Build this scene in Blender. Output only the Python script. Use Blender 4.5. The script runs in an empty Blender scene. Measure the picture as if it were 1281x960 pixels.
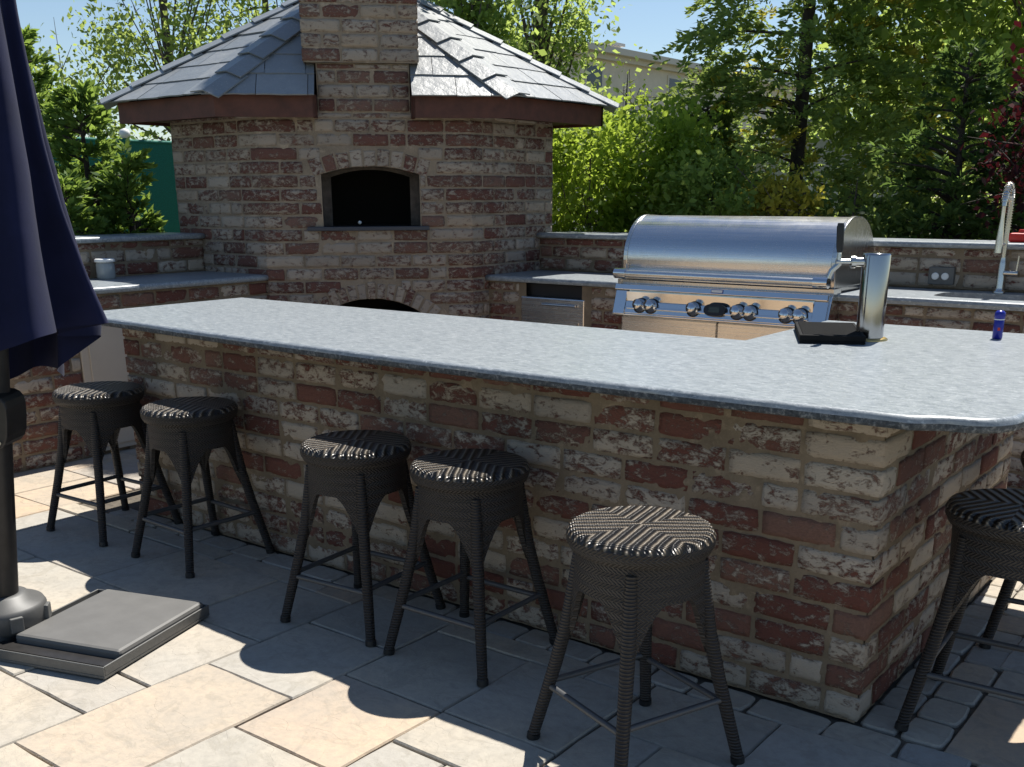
import bpy, bmesh, math, random
import numpy as np
from mathutils import Vector, Matrix, noise
R = math.radians
rng = np.random.default_rng(7)
random.seed(7)
scene = bpy.context.scene
COL = scene.collection

# ------------------------------------------------------------------ camera (measured from the photograph)
F, CX, CY, CZ, YAW, PITCH, ROLL, PCY = 1302.138, .8100, -2.5491, 1.3577, .659436, -.302416, -.003827, 171.01
fw = np.array([-math.sin(YAW)*math.cos(PITCH), math.cos(YAW)*math.cos(PITCH), math.sin(PITCH)])
rt0 = np.array([math.cos(YAW), math.sin(YAW), 0.0]); up0 = np.cross(rt0, fw)
rt = rt0*math.cos(ROLL)+up0*math.sin(ROLL); up = -rt0*math.sin(ROLL)+up0*math.cos(ROLL)
cam = bpy.data.cameras.new('camera'); camo = bpy.data.objects.new('camera', cam); COL.objects.link(camo)
M = Matrix(((rt[0], up[0], -fw[0], CX), (rt[1], up[1], -fw[1], CY), (rt[2], up[2], -fw[2], CZ), (0, 0, 0, 1)))
camo.matrix_world = M
cam.sensor_width = 36; cam.lens = F/1281*36; cam.shift_y = PCY/1281
cam.clip_end = 500; cam.clip_start = .05
scene.camera = camo

def wp(px, depth, y=480):
    """ground position seen in column px at a given distance along the view"""
    d = rt*(px-640.5)/F - up*(y-PCY-480)/F + fw
    h = d[:2]/np.linalg.norm(d[:2])
    return CX+h[0]*depth, CY+h[1]*depth

# ------------------------------------------------------------------ helpers
def thing(name, label, cat, loc=(0, 0, 0), group=None):
    o = bpy.data.objects.new(name, None); COL.objects.link(o); o.location = loc
    o.empty_display_size = .1
    o['label'] = label; o['category'] = cat
    if group: o['group'] = group
    return o

def rootloc(o):
    v = Vector((0, 0, 0))
    while o: v = v+o.location; o = o.parent
    return v

class MB:
    def __init__(s): s.v = []; s.f = []; s.mi = []; s.sm = []
    def add(s, vs, fs, mi=0, smooth=False):
        b = len(s.v); s.v.extend([tuple(map(float, q)) for q in vs])
        for f in fs: s.f.append(tuple(b+i for i in f)); s.mi.append(mi); s.sm.append(smooth)
        return b
    def box(s, x0, y0, z0, x1, y1, z1, mi=0, A=None):
        vs = [(x0, y0, z0), (x1, y0, z0), (x1, y1, z0), (x0, y1, z0), (x0, y0, z1), (x1, y0, z1), (x1, y1, z1), (x0, y1, z1)]
        if A: vs = [A(q) for q in vs]
        s.add(vs, [(0, 3, 2, 1), (4, 5, 6, 7), (0, 1, 5, 4), (1, 2, 6, 5), (2, 3, 7, 6), (3, 0, 4, 7)], mi)
    def prism(s, poly, z0, z1, mi=0):
        n = len(poly)
        vs = [(p[0], p[1], z0) for p in poly]+[(p[0], p[1], z1) for p in poly]
        s.add(vs, [tuple(range(n-1, -1, -1)), tuple(range(n, 2*n))]+[(i, (i+1) % n, n+(i+1) % n, n+i) for i in range(n)], mi)
    def tube(s, pts, rad, n=10, mi=0, cap=True, smooth=True):
        pts = [Vector(p) for p in pts]
        rad = rad if hasattr(rad, '__len__') else [rad]*len(pts)
        vs = []; fs = []; prev = None
        for i, p in enumerate(pts):
            t = (pts[min(i+1, len(pts)-1)]-pts[max(i-1, 0)]).normalized()
            if prev is None:
                a = t.cross(Vector((0, 0, 1)))
                if a.length < 1e-3: a = t.cross(Vector((1, 0, 0)))
                a.normalize()
            else:
                a = (prev-t*prev.dot(t)).normalized()
            prev = a; b = t.cross(a)
            for k in range(n):
                c = 2*math.pi*k/n; vs.append(p+(a*math.cos(c)+b*math.sin(c))*rad[i])
        for i in range(len(pts)-1):
            for k in range(n):
                fs.append((i*n+k, i*n+(k+1) % n, (i+1)*n+(k+1) % n, (i+1)*n+k))
        b0 = s.add(vs, fs, mi, smooth)
        if cap:
            m = len(pts)-1
            s.add([vs[k] for k in range(n)], [tuple(range(n-1, -1, -1))], mi)
            s.add([vs[m*n+k] for k in range(n)], [tuple(range(n))], mi)
    def lathe(s, prof, n=32, c=(0, 0), mi=0, smooth=True, fr=None, cap=True):
        vs = []; fs = []
        for (r, z) in prof:
            for k in range(n):
                a = 2*math.pi*k/n; vs.append((c[0]+r*math.cos(a), c[1]+r*math.sin(a), z))
        m = len(prof)
        for i in range(m-1):
            for k in range(n):
                fs.append((i*n+k, i*n+(k+1) % n, (i+1)*n+(k+1) % n, (i+1)*n+k))
        if fr: vs = [fr(q) for q in vs]
        s.add(vs, fs, mi, smooth)
        if cap and prof[0][0] > 1e-4: s.add(vs[:n], [tuple(range(n-1, -1, -1))], mi)
        if cap and prof[-1][0] > 1e-4: s.add(vs[(m-1)*n:], [tuple(range(n))], mi)
    def build(s, name, mats, parent=None, bevel=0, loc=None, weld=False):
        me = bpy.data.meshes.new(name)
        off = rootloc(parent) if parent else Vector(loc or (0, 0, 0))
        vv = np.array(s.v, dtype=float)-np.array(off)
        me.from_pydata(vv.tolist(), [], s.f)
        mats = mats if isinstance(mats, (list, tuple)) else [mats]
        for m in mats: me.materials.append(m)
        me.polygons.foreach_set('material_index', s.mi)
        me.polygons.foreach_set('use_smooth', s.sm)
        me.update()
        if weld:
            bm = bmesh.new(); bm.from_mesh(me); bmesh.ops.remove_doubles(bm, verts=bm.verts, dist=2e-4); bm.to_mesh(me); bm.free(); me.update()
        o = bpy.data.objects.new(name, me); COL.objects.link(o)
        if parent: o.parent = parent
        else: o.location = off
        if bevel:
            md = o.modifiers.new('bevel', 'BEVEL'); md.width = bevel; md.segments = 2; md.limit_method = 'ANGLE'; md.angle_limit = R(40)
        return o

def tag(o, label, cat, group=None):
    o['label'] = label; o['category'] = cat
    if group: o['group'] = group
    return o

# ------------------------------------------------------------------ materials
def mat(name):
    m = bpy.data.materials.new(name); m.use_nodes = True
    nt = m.node_tree; b = nt.nodes['Principled BSDF']
    return m, nt, b
def N(nt, t, **kw):
    n = nt.nodes.new(t)
    for k, v in kw.items():
        if k in n.inputs.keys() if hasattr(n.inputs, 'keys') else False: n.inputs[k].default_value = v
        else: setattr(n, k, v)
    return n
def L(nt, a, b): nt.links.new(a, b)
def math_(nt, op, a, b=None, clamp=False):
    n = nt.nodes.new('ShaderNodeMath'); n.operation = op; n.use_clamp = clamp
    for i, x in enumerate((a, b)):
        if x is None: continue
        if isinstance(x, (int, float)): n.inputs[i].default_value = x
        else: L(nt, x, n.inputs[i])
    return n.outputs[0]
def ramp(nt, fac, stops, interp='LINEAR'):
    n = nt.nodes.new('ShaderNodeValToRGB'); n.color_ramp.interpolation = interp
    e = n.color_ramp.elements
    while len(e) < len(stops): e.new(.5)
    for i, (p, c) in enumerate(stops):
        e[i].position = p; e[i].color = (c[0], c[1], c[2], 1) if hasattr(c, '__len__') else (c, c, c, 1)
    L(nt, fac, n.inputs[0]); return n.outputs[0]
def noise_(nt, vec, scale, detail=4, rough=.55, dist=0):
    n = nt.nodes.new('ShaderNodeTexNoise'); n.inputs['Scale'].default_value = scale
    n.inputs['Detail'].default_value = detail; n.inputs['Roughness'].default_value = rough; n.inputs['Distortion'].default_value = dist
    if vec is not None: L(nt, vec, n.inputs['Vector'])
    return n.outputs['Fac']
def mixc(nt, fac, a, b, mode='MIX'):
    n = nt.nodes.new('ShaderNodeMix'); n.data_type = 'RGBA'; n.blend_type = mode
    for x, k in ((fac, 0), (a, 6), (b, 7)):
        if isinstance(x, (int, float)): n.inputs[k].default_value = x
        elif isinstance(x, tuple): n.inputs[k].default_value = (x[0], x[1], x[2], 1)
        else: L(nt, x, n.inputs[k])
    return n.outputs[2]
def objco(nt, scale=None, isl=0, rot=None):
    tc = nt.nodes.new('ShaderNodeTexCoord'); out = tc.outputs['Object']
    if isl:
        g = nt.nodes.new('ShaderNodeNewGeometry')
        c = nt.nodes.new('ShaderNodeCombineXYZ')
        for i, k in enumerate((isl, isl*1.7, isl*2.3)): L(nt, math_(nt, 'MULTIPLY', g.outputs['Random Per Island'], k), c.inputs[i])
        v = nt.nodes.new('ShaderNodeVectorMath'); v.operation = 'ADD'; L(nt, out, v.inputs[0]); L(nt, c.outputs[0], v.inputs[1]); out = v.outputs[0]
    if scale or rot:
        mp = nt.nodes.new('ShaderNodeMapping')
        if scale: mp.inputs['Scale'].default_value = scale
        if rot: mp.inputs['Rotation'].default_value = rot
        L(nt, out, mp.inputs[0]); out = mp.outputs[0]
    return out
def island(nt, k=1.0, add=0.0):
    g = nt.nodes.new('ShaderNodeNewGeometry'); o = g.outputs['Random Per Island']
    if k == 1.0: return o
    return math_(nt, 'FRACT', math_(nt, 'ADD', math_(nt, 'MULTIPLY', o, k), add))
def bump(nt, b, h, strength=.5, dist=.01):
    n = nt.nodes.new('ShaderNodeBump'); n.inputs['Strength'].default_value = strength; n.inputs['Distance'].default_value = dist
    L(nt, h, n.inputs['Height']); L(nt, n.outputs[0], b.inputs['Normal'])

def plain(name, col, rough=.5, metal=0, nscale=0, var=.15, bs=0, spec=None):
    m, nt, b = mat(name)
    b.inputs['Roughness'].default_value = rough; b.inputs['Metallic'].default_value = metal
    if spec is not None: b.inputs['Specular IOR Level'].default_value = spec
    b.inputs['Base Color'].default_value = (*col, 1)
    if nscale:
        co = objco(nt); f = noise_(nt, co, nscale, 5, .6)
        lo = tuple(c*(1-var) for c in col); hi = tuple(min(1, c*(1+var)) for c in col)
        L(nt, ramp(nt, f, [(.3, lo), (.7, hi)]), b.inputs['Base Color'])
        if bs: bump(nt, b, f, bs, .004)
    return m

def brick_mat(name, thr_lo, thr_hi, white, sat=1.0, scale=1.0):
    m, nt, b = mat(name)
    co = objco(nt, isl=31.0, scale=(.72, .72, 1.25))
    r1 = island(nt); r2 = island(nt, 7.31); r3 = island(nt, 13.7, .2)
    def S(c):
        g = sum(c)/3; return tuple(g+(x-g)*sat for x in c)
    base = ramp(nt, r1, [(0, S((.205, .072, .050))), (.25, S((.165, .062, .046))), (.45, S((.225, .088, .062))), (.65, S((.18, .082, .060))), (.85, S((.235, .108, .076))), (1, S((.255, .145, .105)))])
    n1 = noise_(nt, co, 20*scale, 10, .72, .5)
    n2 = noise_(nt, co, 95*scale, 5, .75)
    n3 = noise_(nt, co, 6*scale, 3, .5)
    thr = math_(nt, 'ADD', math_(nt, 'MULTIPLY', r2, thr_hi-thr_lo), thr_lo)
    nn = math_(nt, 'ADD', math_(nt, 'MULTIPLY', n1, .60), math_(nt, 'ADD', math_(nt, 'MULTIPLY', n2, .25), math_(nt, 'MULTIPLY', n3, .15)))
    mk = math_(nt, 'MULTIPLY', math_(nt, 'SUBTRACT', nn, thr), 16, True)
    var = mixc(nt, ramp(nt, n2, [(.35, 0.), (.7, .75)]), base, mixc(nt, .55, base, (.075, .042, .034)))
    wc = ramp(nt, r3, [(0, tuple(x*.72 for x in white)), (.6, white), (1, (white[0]*.9, white[1]*.84, white[2]*.76))])
    wv = mixc(nt, math_(nt, 'MULTIPLY', n3, .6), wc, tuple(x*.62 for x in white))
    col = mixc(nt, math_(nt, 'MULTIPLY', mk, .86), var, wv)
    L(nt, col, b.inputs['Base Color']); b.inputs['Roughness'].default_value = .92; b.inputs['Specular IOR Level'].default_value = .2
    h = math_(nt, 'ADD', math_(nt, 'MULTIPLY', n1, .8), math_(nt, 'ADD', math_(nt, 'MULTIPLY', mk, .22), math_(nt, 'MULTIPLY', n2, .45)))
    bump(nt, b, h, 1.0, .009)
    return m
def mortar_mat(name, c):
    m, nt, b = mat(name); co = objco(nt)
    n1 = noise_(nt, co, 9, 6, .6); n2 = noise_(nt, co, 130, 3, .6)
    f = math_(nt, 'ADD', math_(nt, 'MULTIPLY', n1, .7), math_(nt, 'MULTIPLY', n2, .3))
    L(nt, ramp(nt, f, [(.3, tuple(x*.66 for x in c)), (.55, c), (.75, tuple(x*1.2 for x in c))]), b.inputs['Base Color'])
    b.inputs['Roughness'].default_value = .95; b.inputs['Specular IOR Level'].default_value = .15
    wz = noise_(nt, co, 13, 8, .7, .5)
    prev = b.inputs['Base Color'].links[0].from_socket
    L(nt, mixc(nt, ramp(nt, wz, [(.56, 0.), (.66, .5)]), prev, tuple(min(1, x*1.75) for x in c)), b.inputs['Base Color'])
    bump(nt, b, f, .6, .006); return m
M_BRICK = brick_mat('reclaimed_brick', .385, .555, (.60, .53, .435), .90, 1.6)
M_MORTAR = mortar_mat('mortar', (.215, .167, .115))
M_BRICK2 = brick_mat('pale_reclaimed_brick', .38, .535, (.52, .455, .375), .78, 1.8)
M_MORTAR2 = mortar_mat('pale_mortar', (.29, .235, .175))

def granite_mat():
    m, nt, b = mat('grey_granite')
    co = objco(nt, scale=(26, 62, 62)); co2 = objco(nt)
    s = noise_(nt, co, 1.0, 6, .62); s2 = noise_(nt, co2, 210, 4, .75); s3 = noise_(nt, co, 1.9, 5, .55)
    f = math_(nt, 'ADD', math_(nt, 'MULTIPLY', s, .6), math_(nt, 'MULTIPLY', s2, .4))
    c = ramp(nt, f, [(.30, (.095, .115, .132)), (.44, (.205, .232, .252)), (.56, (.28, .308, .326)), (.72, (.38, .405, .42))])
    fl = math_(nt, 'MULTIPLY', math_(nt, 'SUBTRACT', s3, .595), 22, True)
    c = mixc(nt, math_(nt, 'MULTIPLY', fl, .42), c, (.62, .65, .66))
    L(nt, c, b.inputs['Base Color'])
    L(nt, ramp(nt, s2, [(.3, .26), (.7, .42)]), b.inputs['Roughness'])
    b.inputs['Specular IOR Level'].default_value = .55
    bump(nt, b, s2, .12, .002); return m
M_GRAN = granite_mat()
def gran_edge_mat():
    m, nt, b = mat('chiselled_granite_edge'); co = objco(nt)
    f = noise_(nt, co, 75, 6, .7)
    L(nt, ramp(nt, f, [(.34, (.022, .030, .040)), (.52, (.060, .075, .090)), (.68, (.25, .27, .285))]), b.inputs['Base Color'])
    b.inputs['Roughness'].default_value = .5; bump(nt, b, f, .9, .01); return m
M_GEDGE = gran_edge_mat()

def paver_mat():
    m, nt, b = mat('riven_flagstone')
    co = objco(nt, isl=17.0); r1 = island(nt); r2 = island(nt, 5.77)
    base = ramp(nt, r1, [(0, (.44, .40, .33)), (.2, (.385, .365, .325)), (.4, (.46, .41, .33)), (.55, (.36, .355, .335)), (.7, (.43, .395, .34)), (.82, (.34, .34, .33)), (.9, (.50, .36, .24)), (1, (.45, .39, .31))])
    n1 = noise_(nt, co, 3.2, 8, .62, .5); n2 = noise_(nt, co, 38, 5, .65); n3 = noise_(nt, co, 1.3, 4, .5)
    c = mixc(nt, ramp(nt, n1, [(.35, .0), (.7, .7)]), base, (.33, .31, .27))
    c = mixc(nt, ramp(nt, n3, [(.45, .0), (.7, .4)]), c, (.60, .46, .30))
    n4 = noise_(nt, co, 9, 7, .7, 1.2)
    c = mixc(nt, ramp(nt, n4, [(.52, .0), (.60, .35), (.66, .1)]), c, (.24, .215, .17))
    c = mixc(nt, ramp(nt, n2, [(.4, .0), (.75, .5)]), c, (.27, .25, .22))
    L(nt, c, b.inputs['Base Color']); b.inputs['Roughness'].default_value = .85; b.inputs['Specular IOR Level'].default_value = .25
    v = nt.nodes.new('ShaderNodeTexVoronoi'); v.feature = 'F1'; v.inputs['Scale'].default_value = 3.4
    wv = nt.nodes.new('ShaderNodeVectorMath'); wv.operation = 'ADD'
    nc = nt.nodes.new('ShaderNodeTexNoise'); nc.inputs['Scale'].default_value = 4; L(nt, co, nc.inputs['Vector'])
    L(nt, co, wv.inputs[0]); L(nt, nc.outputs['Color'], wv.inputs[1]); L(nt, wv.outputs[0], v.inputs['Vector'])
    vc = nt.nodes.new('ShaderNodeSeparateColor'); L(nt, v.outputs['Color'], vc.inputs[0])
    h = math_(nt, 'ADD', math_(nt, 'MULTIPLY', vc.outputs[0], .5), math_(nt, 'ADD', math_(nt, 'MULTIPLY', n1, .9), math_(nt, 'MULTIPLY', n2, .12)))
    bump(nt, b, h, .9, .015); return m
M_PAVER = paver_mat()
M_JOINT = plain('paver_joint', (.10, .085, .065), .95, 0, 40, .4)
M_SOIL = plain('soil', (.075, .075, .04), .95, 0, 5, .5)

def slate_mat():
    m, nt, b = mat('grey_slate'); co = objco(nt, isl=9.0); r = island(nt)
    base = ramp(nt, r, [(0, (.165, .182, .195)), (.35, (.22, .238, .248)), (.7, (.19, .205, .215)), (1, (.27, .28, .28))])
    n = noise_(nt, co, 14, 6, .6)
    L(nt, mixc(nt, ramp(nt, n, [(.35, 0.), (.75, .5)]), base, (.16, .175, .19)), b.inputs['Base Color'])
    li = noise_(nt, objco(nt), 60, 3, .7); l2 = noise_(nt, objco(nt), 5, 3, .6)
    prev = b.inputs['Base Color'].links[0].from_socket
    L(nt, mixc(nt, math_(nt, 'MULTIPLY', ramp(nt, li, [(.60, 0.), (.68, .6)]), ramp(nt, l2, [(.4, 0.), (.65, 1.)])), prev, (.42, .42, .36)), b.inputs['Base Color'])
    b.inputs['Roughness'].default_value = .40; b.inputs['Specular IOR Level'].default_value = .6; bump(nt, b, n, .7, .008); return m
M_SLATE = slate_mat()
M_FASCIA = plain('red_brown_timber', (.095, .032, .020), .6, 0, 12, .3)
M_SOFFIT = plain('dark_timber', (.06, .025, .018), .75)

def steel_mat(name, rough, stretch, col=(.62, .62, .62), bs=.05):
    m, nt, b = mat(name)
    b.inputs['Base Color'].default_value = (*col, 1); b.inputs['Metallic'].default_value = 1
    co = objco(nt, scale=stretch); f = noise_(nt, co, 1, 4, .6)
    sm = noise_(nt, objco(nt), 7, 6, .65, .8); sp = noise_(nt, objco(nt), 42, 3, .6)
    r0 = ramp(nt, f, [(.3, rough*.8), (.7, rough*1.25)])
    L(nt, math_(nt, 'ADD', r0, ramp(nt, sm, [(.45, 0.), (.75, .05)])), b.inputs['Roughness'])
    dirt = math_(nt, 'MULTIPLY', ramp(nt, sm, [(.45, 0.), (.75, 1.)]), ramp(nt, sp, [(.4, .1), (.7, .22)]))
    L(nt, mixc(nt, dirt, col, tuple(x*.72 for x in (col[0], col[1]*.97, col[2]*.92))), b.inputs['Base Color'])
    bump(nt, b, f, bs, .001); return m
M_STEEL = steel_mat('brushed_steel', .24, (2, 160, 160), (.66, .66, .66), .012)
M_STEELV = steel_mat('brushed_steel_vertical', .22, (160, 160, 4), (.62, .61, .59), .01)
M_POLISH = steel_mat('polished_steel', .09, (5, 60, 60), (.68, .68, .68), .004)
M_COL = steel_mat('smoked_steel', .12, (60, 60, 5), (.42, .41, .40), .004)
M_CHROME = steel_mat('satin_nickel', .2, (20, 20, 20), (.60, .58, .54), .03)
M_BLACK = plain('black_plastic', (.013, .013, .014), .45)
M_MATTE = plain('matte_black_rubber', (.012, .012, .012), .85, spec=.15)
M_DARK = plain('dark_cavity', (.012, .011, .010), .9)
M_SHADEBRICK = plain('shade_dark_firebrick', (.085, .072, .062), .9, 0, 18, .5, .5)  # firebrick darkened in its colour for the shade on the mouth jambs
M_GREYP = plain('grey_powder_coat', (.105, .105, .10), .5, 0, 60, .12, .1)
M_POLE = plain('bronze_pole', (.028, .026, .025), .42, .3, 30, .2)
M_HUB = plain('grey_hub', (.09, .09, .088), .5, 0, 20, .15)
M_CREAM = plain('cream_painted_panel', (.50, .43, .35), .4, .0, 6, .05)
M_TAN = plain('honey_timber', (.55, .41, .28), .55, 0, 8, .12)
M_BLUE = plain('blue_plastic', (.010, .016, .26), .28)
M_RED = plain('red_plastic', (.5, .018, .012), .35)
M_WHITE = plain('white_glaze', (.78, .78, .76), .25)
M_OUTW = plain('white_socket', (.75, .75, .73), .4)
M_GASKET = plain('black_gasket', (.010, .010, .011), .6)
M_HOUSE = plain('cream_stucco', (.66, .59, .47), .9, 0, 3, .08)
M_TRIM = plain('pale_trim', (.6, .55, .46), .7)
M_GLASS = plain('dark_window_glass', (.02, .025, .03), .08)
M_PALE = plain('pale_grey_siding', (.50, .50, .48), .8, 0, 4, .06)
M_TEAL = plain('teal_mesh_screen', (.006, .15, .11), .75, 0, 90, .25)
M_BRASS = plain('brass', (.55, .40, .16), .3, .9)

def navy_mat():
    m, nt, b = mat('navy_canvas'); co = objco(nt)
    f = noise_(nt, co, 9, 5, .6); w = noise_(nt, co, 900, 1, .5)
    L(nt, ramp(nt, f, [(.3, (.006, .0088, .033)), (.7, (.009, .0125, .047))]), b.inputs['Base Color'])
    b.inputs['Roughness'].default_value = .9; b.inputs['Specular IOR Level'].default_value = .2
    b.inputs['Sheen Weight'].default_value = .04
    bump(nt, b, math_(nt, 'ADD', f, math_(nt, 'MULTIPLY', w, .15)), .25, .006); return m
M_NAVY = navy_mat()

def wicker_mat(name, kind):
    m, nt, b = mat(name)
    tc = nt.nodes.new('ShaderNodeTexCoord'); sx = nt.nodes.new('ShaderNodeSeparateXYZ'); L(nt, tc.outputs['Object'], sx.inputs[0])
    X, Y, Z = sx.outputs
    n = noise_(nt, tc.outputs['Object'], 45, 4, .6)
    if kind == 'seat':
        s = math_(nt, 'SUBTRACT', math_(nt, 'ABSOLUTE', X), math_(nt, 'MULTIPLY', math_(nt, 'ABSOLUTE', Y), .62))
        s = math_(nt, 'ADD', s, math_(nt, 'MULTIPLY', n, .006))
        h = math_(nt, 'SINE', math_(nt, 'MULTIPLY', s, 2*math.pi/.030))
        t = math_(nt, 'ADD', math_(nt, 'MULTIPLY', math_(nt, 'ABSOLUTE', X), .62), math_(nt, 'ABSOLUTE', Y))
        h2 = math_(nt, 'SINE', math_(nt, 'MULTIPLY', t, 2*math.pi/.007))
        hh = math_(nt, 'ADD', h, math_(nt, 'MULTIPLY', h2, .22))
        L(nt, ramp(nt, math_(nt, 'ADD', math_(nt, 'MULTIPLY', hh, .4), .5), [(.3, (.006, .005, .0045)), (.70, (.028, .023, .018)), (.95, (.23, .19, .14))]), b.inputs['Base Color'])  # rib crests coloured paler, standing in for the sun's sheen
        bump(nt, b, hh, .9, .0042); b.inputs['Roughness'].default_value = .34
    else:
        a = math_(nt, 'ARCTAN2', Y, X)
        k = 84 if kind == 'skirt' else 0
        if kind == 'skirt':
            # herringbone: bands around the drum, slanting strands that flip every band
            band = math_(nt, 'PINGPONG', Z, .014)
            s = math_(nt, 'SINE', math_(nt, 'ADD', math_(nt, 'MULTIPLY', a, k), math_(nt, 'MULTIPLY', band, 700)))
            s2 = math_(nt, 'SINE', math_(nt, 'MULTIPLY', Z, 2*math.pi/.007))
            hh = math_(nt, 'ADD', math_(nt, 'MULTIPLY', s, .8), math_(nt, 'MULTIPLY', s2, .25))
        else:
            hh = math_(nt, 'SINE', math_(nt, 'ADD', math_(nt, 'MULTIPLY', Z, 2*math.pi/.0085), math_(nt, 'MULTIPLY', n, 2)))
        L(nt, ramp(nt, math_(nt, 'ADD', math_(nt, 'MULTIPLY', hh, .4), .5), [(.15, (.011, .009, .008)), (.6, (.024, .020, .017)), (.95, (.042, .035, .029))]), b.inputs['Base Color'])
        bump(nt, b, hh, .8, .002); b.inputs['Roughness'].default_value = .5
    b.inputs['Specular IOR Level'].default_value = .5
    return m
M_WSEAT = wicker_mat('wicker_seat_weave', 'seat'); M_WSKIRT = wicker_mat('wicker_drum_weave', 'skirt'); M_WLEG = wicker_mat('wicker_wrapped_leg', 'leg')
M_RUNG = plain('steel_grey_rung', (.075, .078, .082), .45, .2)

def leaf_mat(name, cols, trans, tw=.45, rough=.6):
    m, nt, b = mat(name)
    r = island(nt); c = ramp(nt, r, [(i/(len(cols)-1), k) for i, k in enumerate(cols)])
    L(nt, c, b.inputs['Base Color']); b.inputs['Roughness'].default_value = rough; b.inputs['Specular IOR Level'].default_value = .18
    t = nt.nodes.new('ShaderNodeBsdfTranslucent')
    tcol = mixc(nt, .75, c, trans); L(nt, tcol, t.inputs['Color'])
    mx = nt.nodes.new('ShaderNodeMixShader'); mx.inputs[0].default_value = tw
    L(nt, b.outputs[0], mx.inputs[1]); L(nt, t.outputs[0], mx.inputs[2])
    L(nt, mx.outputs[0], nt.nodes['Material Output'].inputs['Surface']); return m
LF_BIRCH = leaf_mat('birch_leaf', [(.065, .12, .032), (.10, .165, .045), (.15, .215, .06)], (.60, .72, .17), 0.52)
LF_BROAD = leaf_mat('broad_leaf', [(.075, .145, .036), (.11, .19, .045), (.17, .24, .06)], (.62, .76, .18), 0.52)
LF_JUN = leaf_mat('juniper_leaf', [(.055, .11, .032), (.08, .15, .038), (.13, .20, .05)], (.42, .58, .10), 0.42)
LF_HIN = leaf_mat('cypress_leaf', [(.05, .105, .036), (.085, .15, .042), (.13, .19, .055)], (.52, .64, .15), 0.46)
LF_GOLD = leaf_mat('golden_leaf', [(.20, .20, .03), (.28, .26, .035), (.34, .30, .045)], (.75, .68, .10), 0.45)
LF_LIME = leaf_mat('lime_leaf', [(.09, .16, .022), (.12, .20, .03), (.18, .26, .04)], (.58, .74, .09), 0.5)
LF_DARK = leaf_mat('dark_evergreen_leaf', [(.030, .065, .026), (.05, .095, .032), (.08, .13, .04)], (.28, .42, .09), 0.4)
LF_RED = leaf_mat('purple_maple_leaf', [(.016, .008, .010), (.024, .010, .012), (.075, .012, .015)], (.12, .012, .018), .22, .8)
M_BARK = plain('grey_bark', (.10, .085, .07), .95, 0, 25, .4, .8)
M_BARKD = plain('dark_bark', (.04, .032, .026), .95, 0, 25, .4, .8)

# ------------------------------------------------------------------ brick walls
COURSE, MOD, JT = .078, .219, .013
def brick_row_spans(W, row, holes, zc, lead):
    """spans of bricks along a row; lead = 0 stretcher first, 1 header first"""
    out = []; x = -.0 if not lead else 0
    first = MOD if (row+lead) % 2 == 0 else MOD*.5
    a = 0; b = first
    while a < W-.02:
        b2 = min(b, W)
        if W-b2 < .06: b2 = W
        w = random.uniform(-.006, .006) if b2 < W else 0
        out.append([a, b2+w]); a = b2+w; b = b2+(MOD if random.random() > .07 else MOD*.5)
    if holes:
        res = []
        for s in out:
            segs = [s]
            for h in holes:
                iv = h(zc)
                if iv is None: continue
                ns = []
                for (p, q) in segs:
                    if q <= iv[0] or p >= iv[1]: ns.append([p, q]); continue
                    if p < iv[0]-.035: ns.append([p, iv[0]])
                    if q > iv[1]+.035: ns.append([iv[1], q])
                segs = ns
            res += segs
        out = res
    return out

def one_brick(mb, A, a, b, z0, z1, prot, mi=0, nx=9, nz=5, jit=.0036, bulge=.0022, ca=True, cb=True, xa=0.0, xb=0.0):
    """a brick in wall coordinates (s along, z up, d outward) through A(s, d, z)"""
    ca_, cb_ = .5*JT if ca else 0, .5*JT if cb else 0
    a, b, z0, z1 = a+ca_, b-cb_, z0+JT*.5, z1-JT*.5
    p = prot+random.uniform(-.0025, .0025); tilt = random.uniform(-.0015, .0015); sd = random.uniform(0, 100)
    vs = []; fs = []; rr = random.uniform(.003, .010)
    if not ca or not cb: p = prot; tilt = 0
    us = [i/(nx-1) for i in range(nx)]
    if not ca: us = [0, .004/(b-a)]+us[1:]
    if not cb: us = us[:-1]+[1-.004/(b-a), 1]
    nx = len(us)
    for j in range(nz):
        for i in range(nx):
            u, v = us[i], j/(nz-1)
            s = a+(b-a)*u; z = z0+(z1-z0)*v
            eu = min(s-a, b-s); ev = min(z-z0, z1-z)
            if eu < rr and ev < rr and (ca or u > .5) and (cb or u < .5):
                k = rr-math.hypot(rr-eu, rr-ev)
                if k < 0: s += (-k*.6)*(1 if u < .5 else -1); z += (-k*.6)*(1 if v < .5 else -1)
            edge = i in (0, nx-1) or j in (0, nz-1)
            q = noise.noise((s*42+sd, z*42, sd)); q2 = noise.noise((s*30, z*30+sd, sd*2))
            free = (i == 0 and not ca) or (i == nx-1 and not cb)
            if free: d = p; s = (a-xa) if i == 0 else (b+xb)
            elif edge:
                s += q*jit; z += q2*jit; d = p-.003
            else: d = p+q*bulge
            d += tilt*(u*2-1)
            vs.append((s, d, z))
    for j in range(nz-1):
        for i in range(nx-1): fs.append((j*nx+i, j*nx+i+1, (j+1)*nx+i+1, (j+1)*nx+i))
    ring = [i for i in range(nx)]+[j*nx+nx-1 for j in range(1, nz)]+[(nz-1)*nx+i for i in range(nx-2, -1, -1)]+[j*nx for j in range(nz-2, 0, -1)]
    n0 = len(vs)
    for r_ in ring: vs.append((vs[r_][0], -.02, vs[r_][2]))
    m = len(ring)
    for k in range(m): fs.append((ring[(k+1) % m], ring[k], n0+k, n0+(k+1) % m))
    mb.add([A(*q) for q in vs], fs, mi, True)

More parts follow.
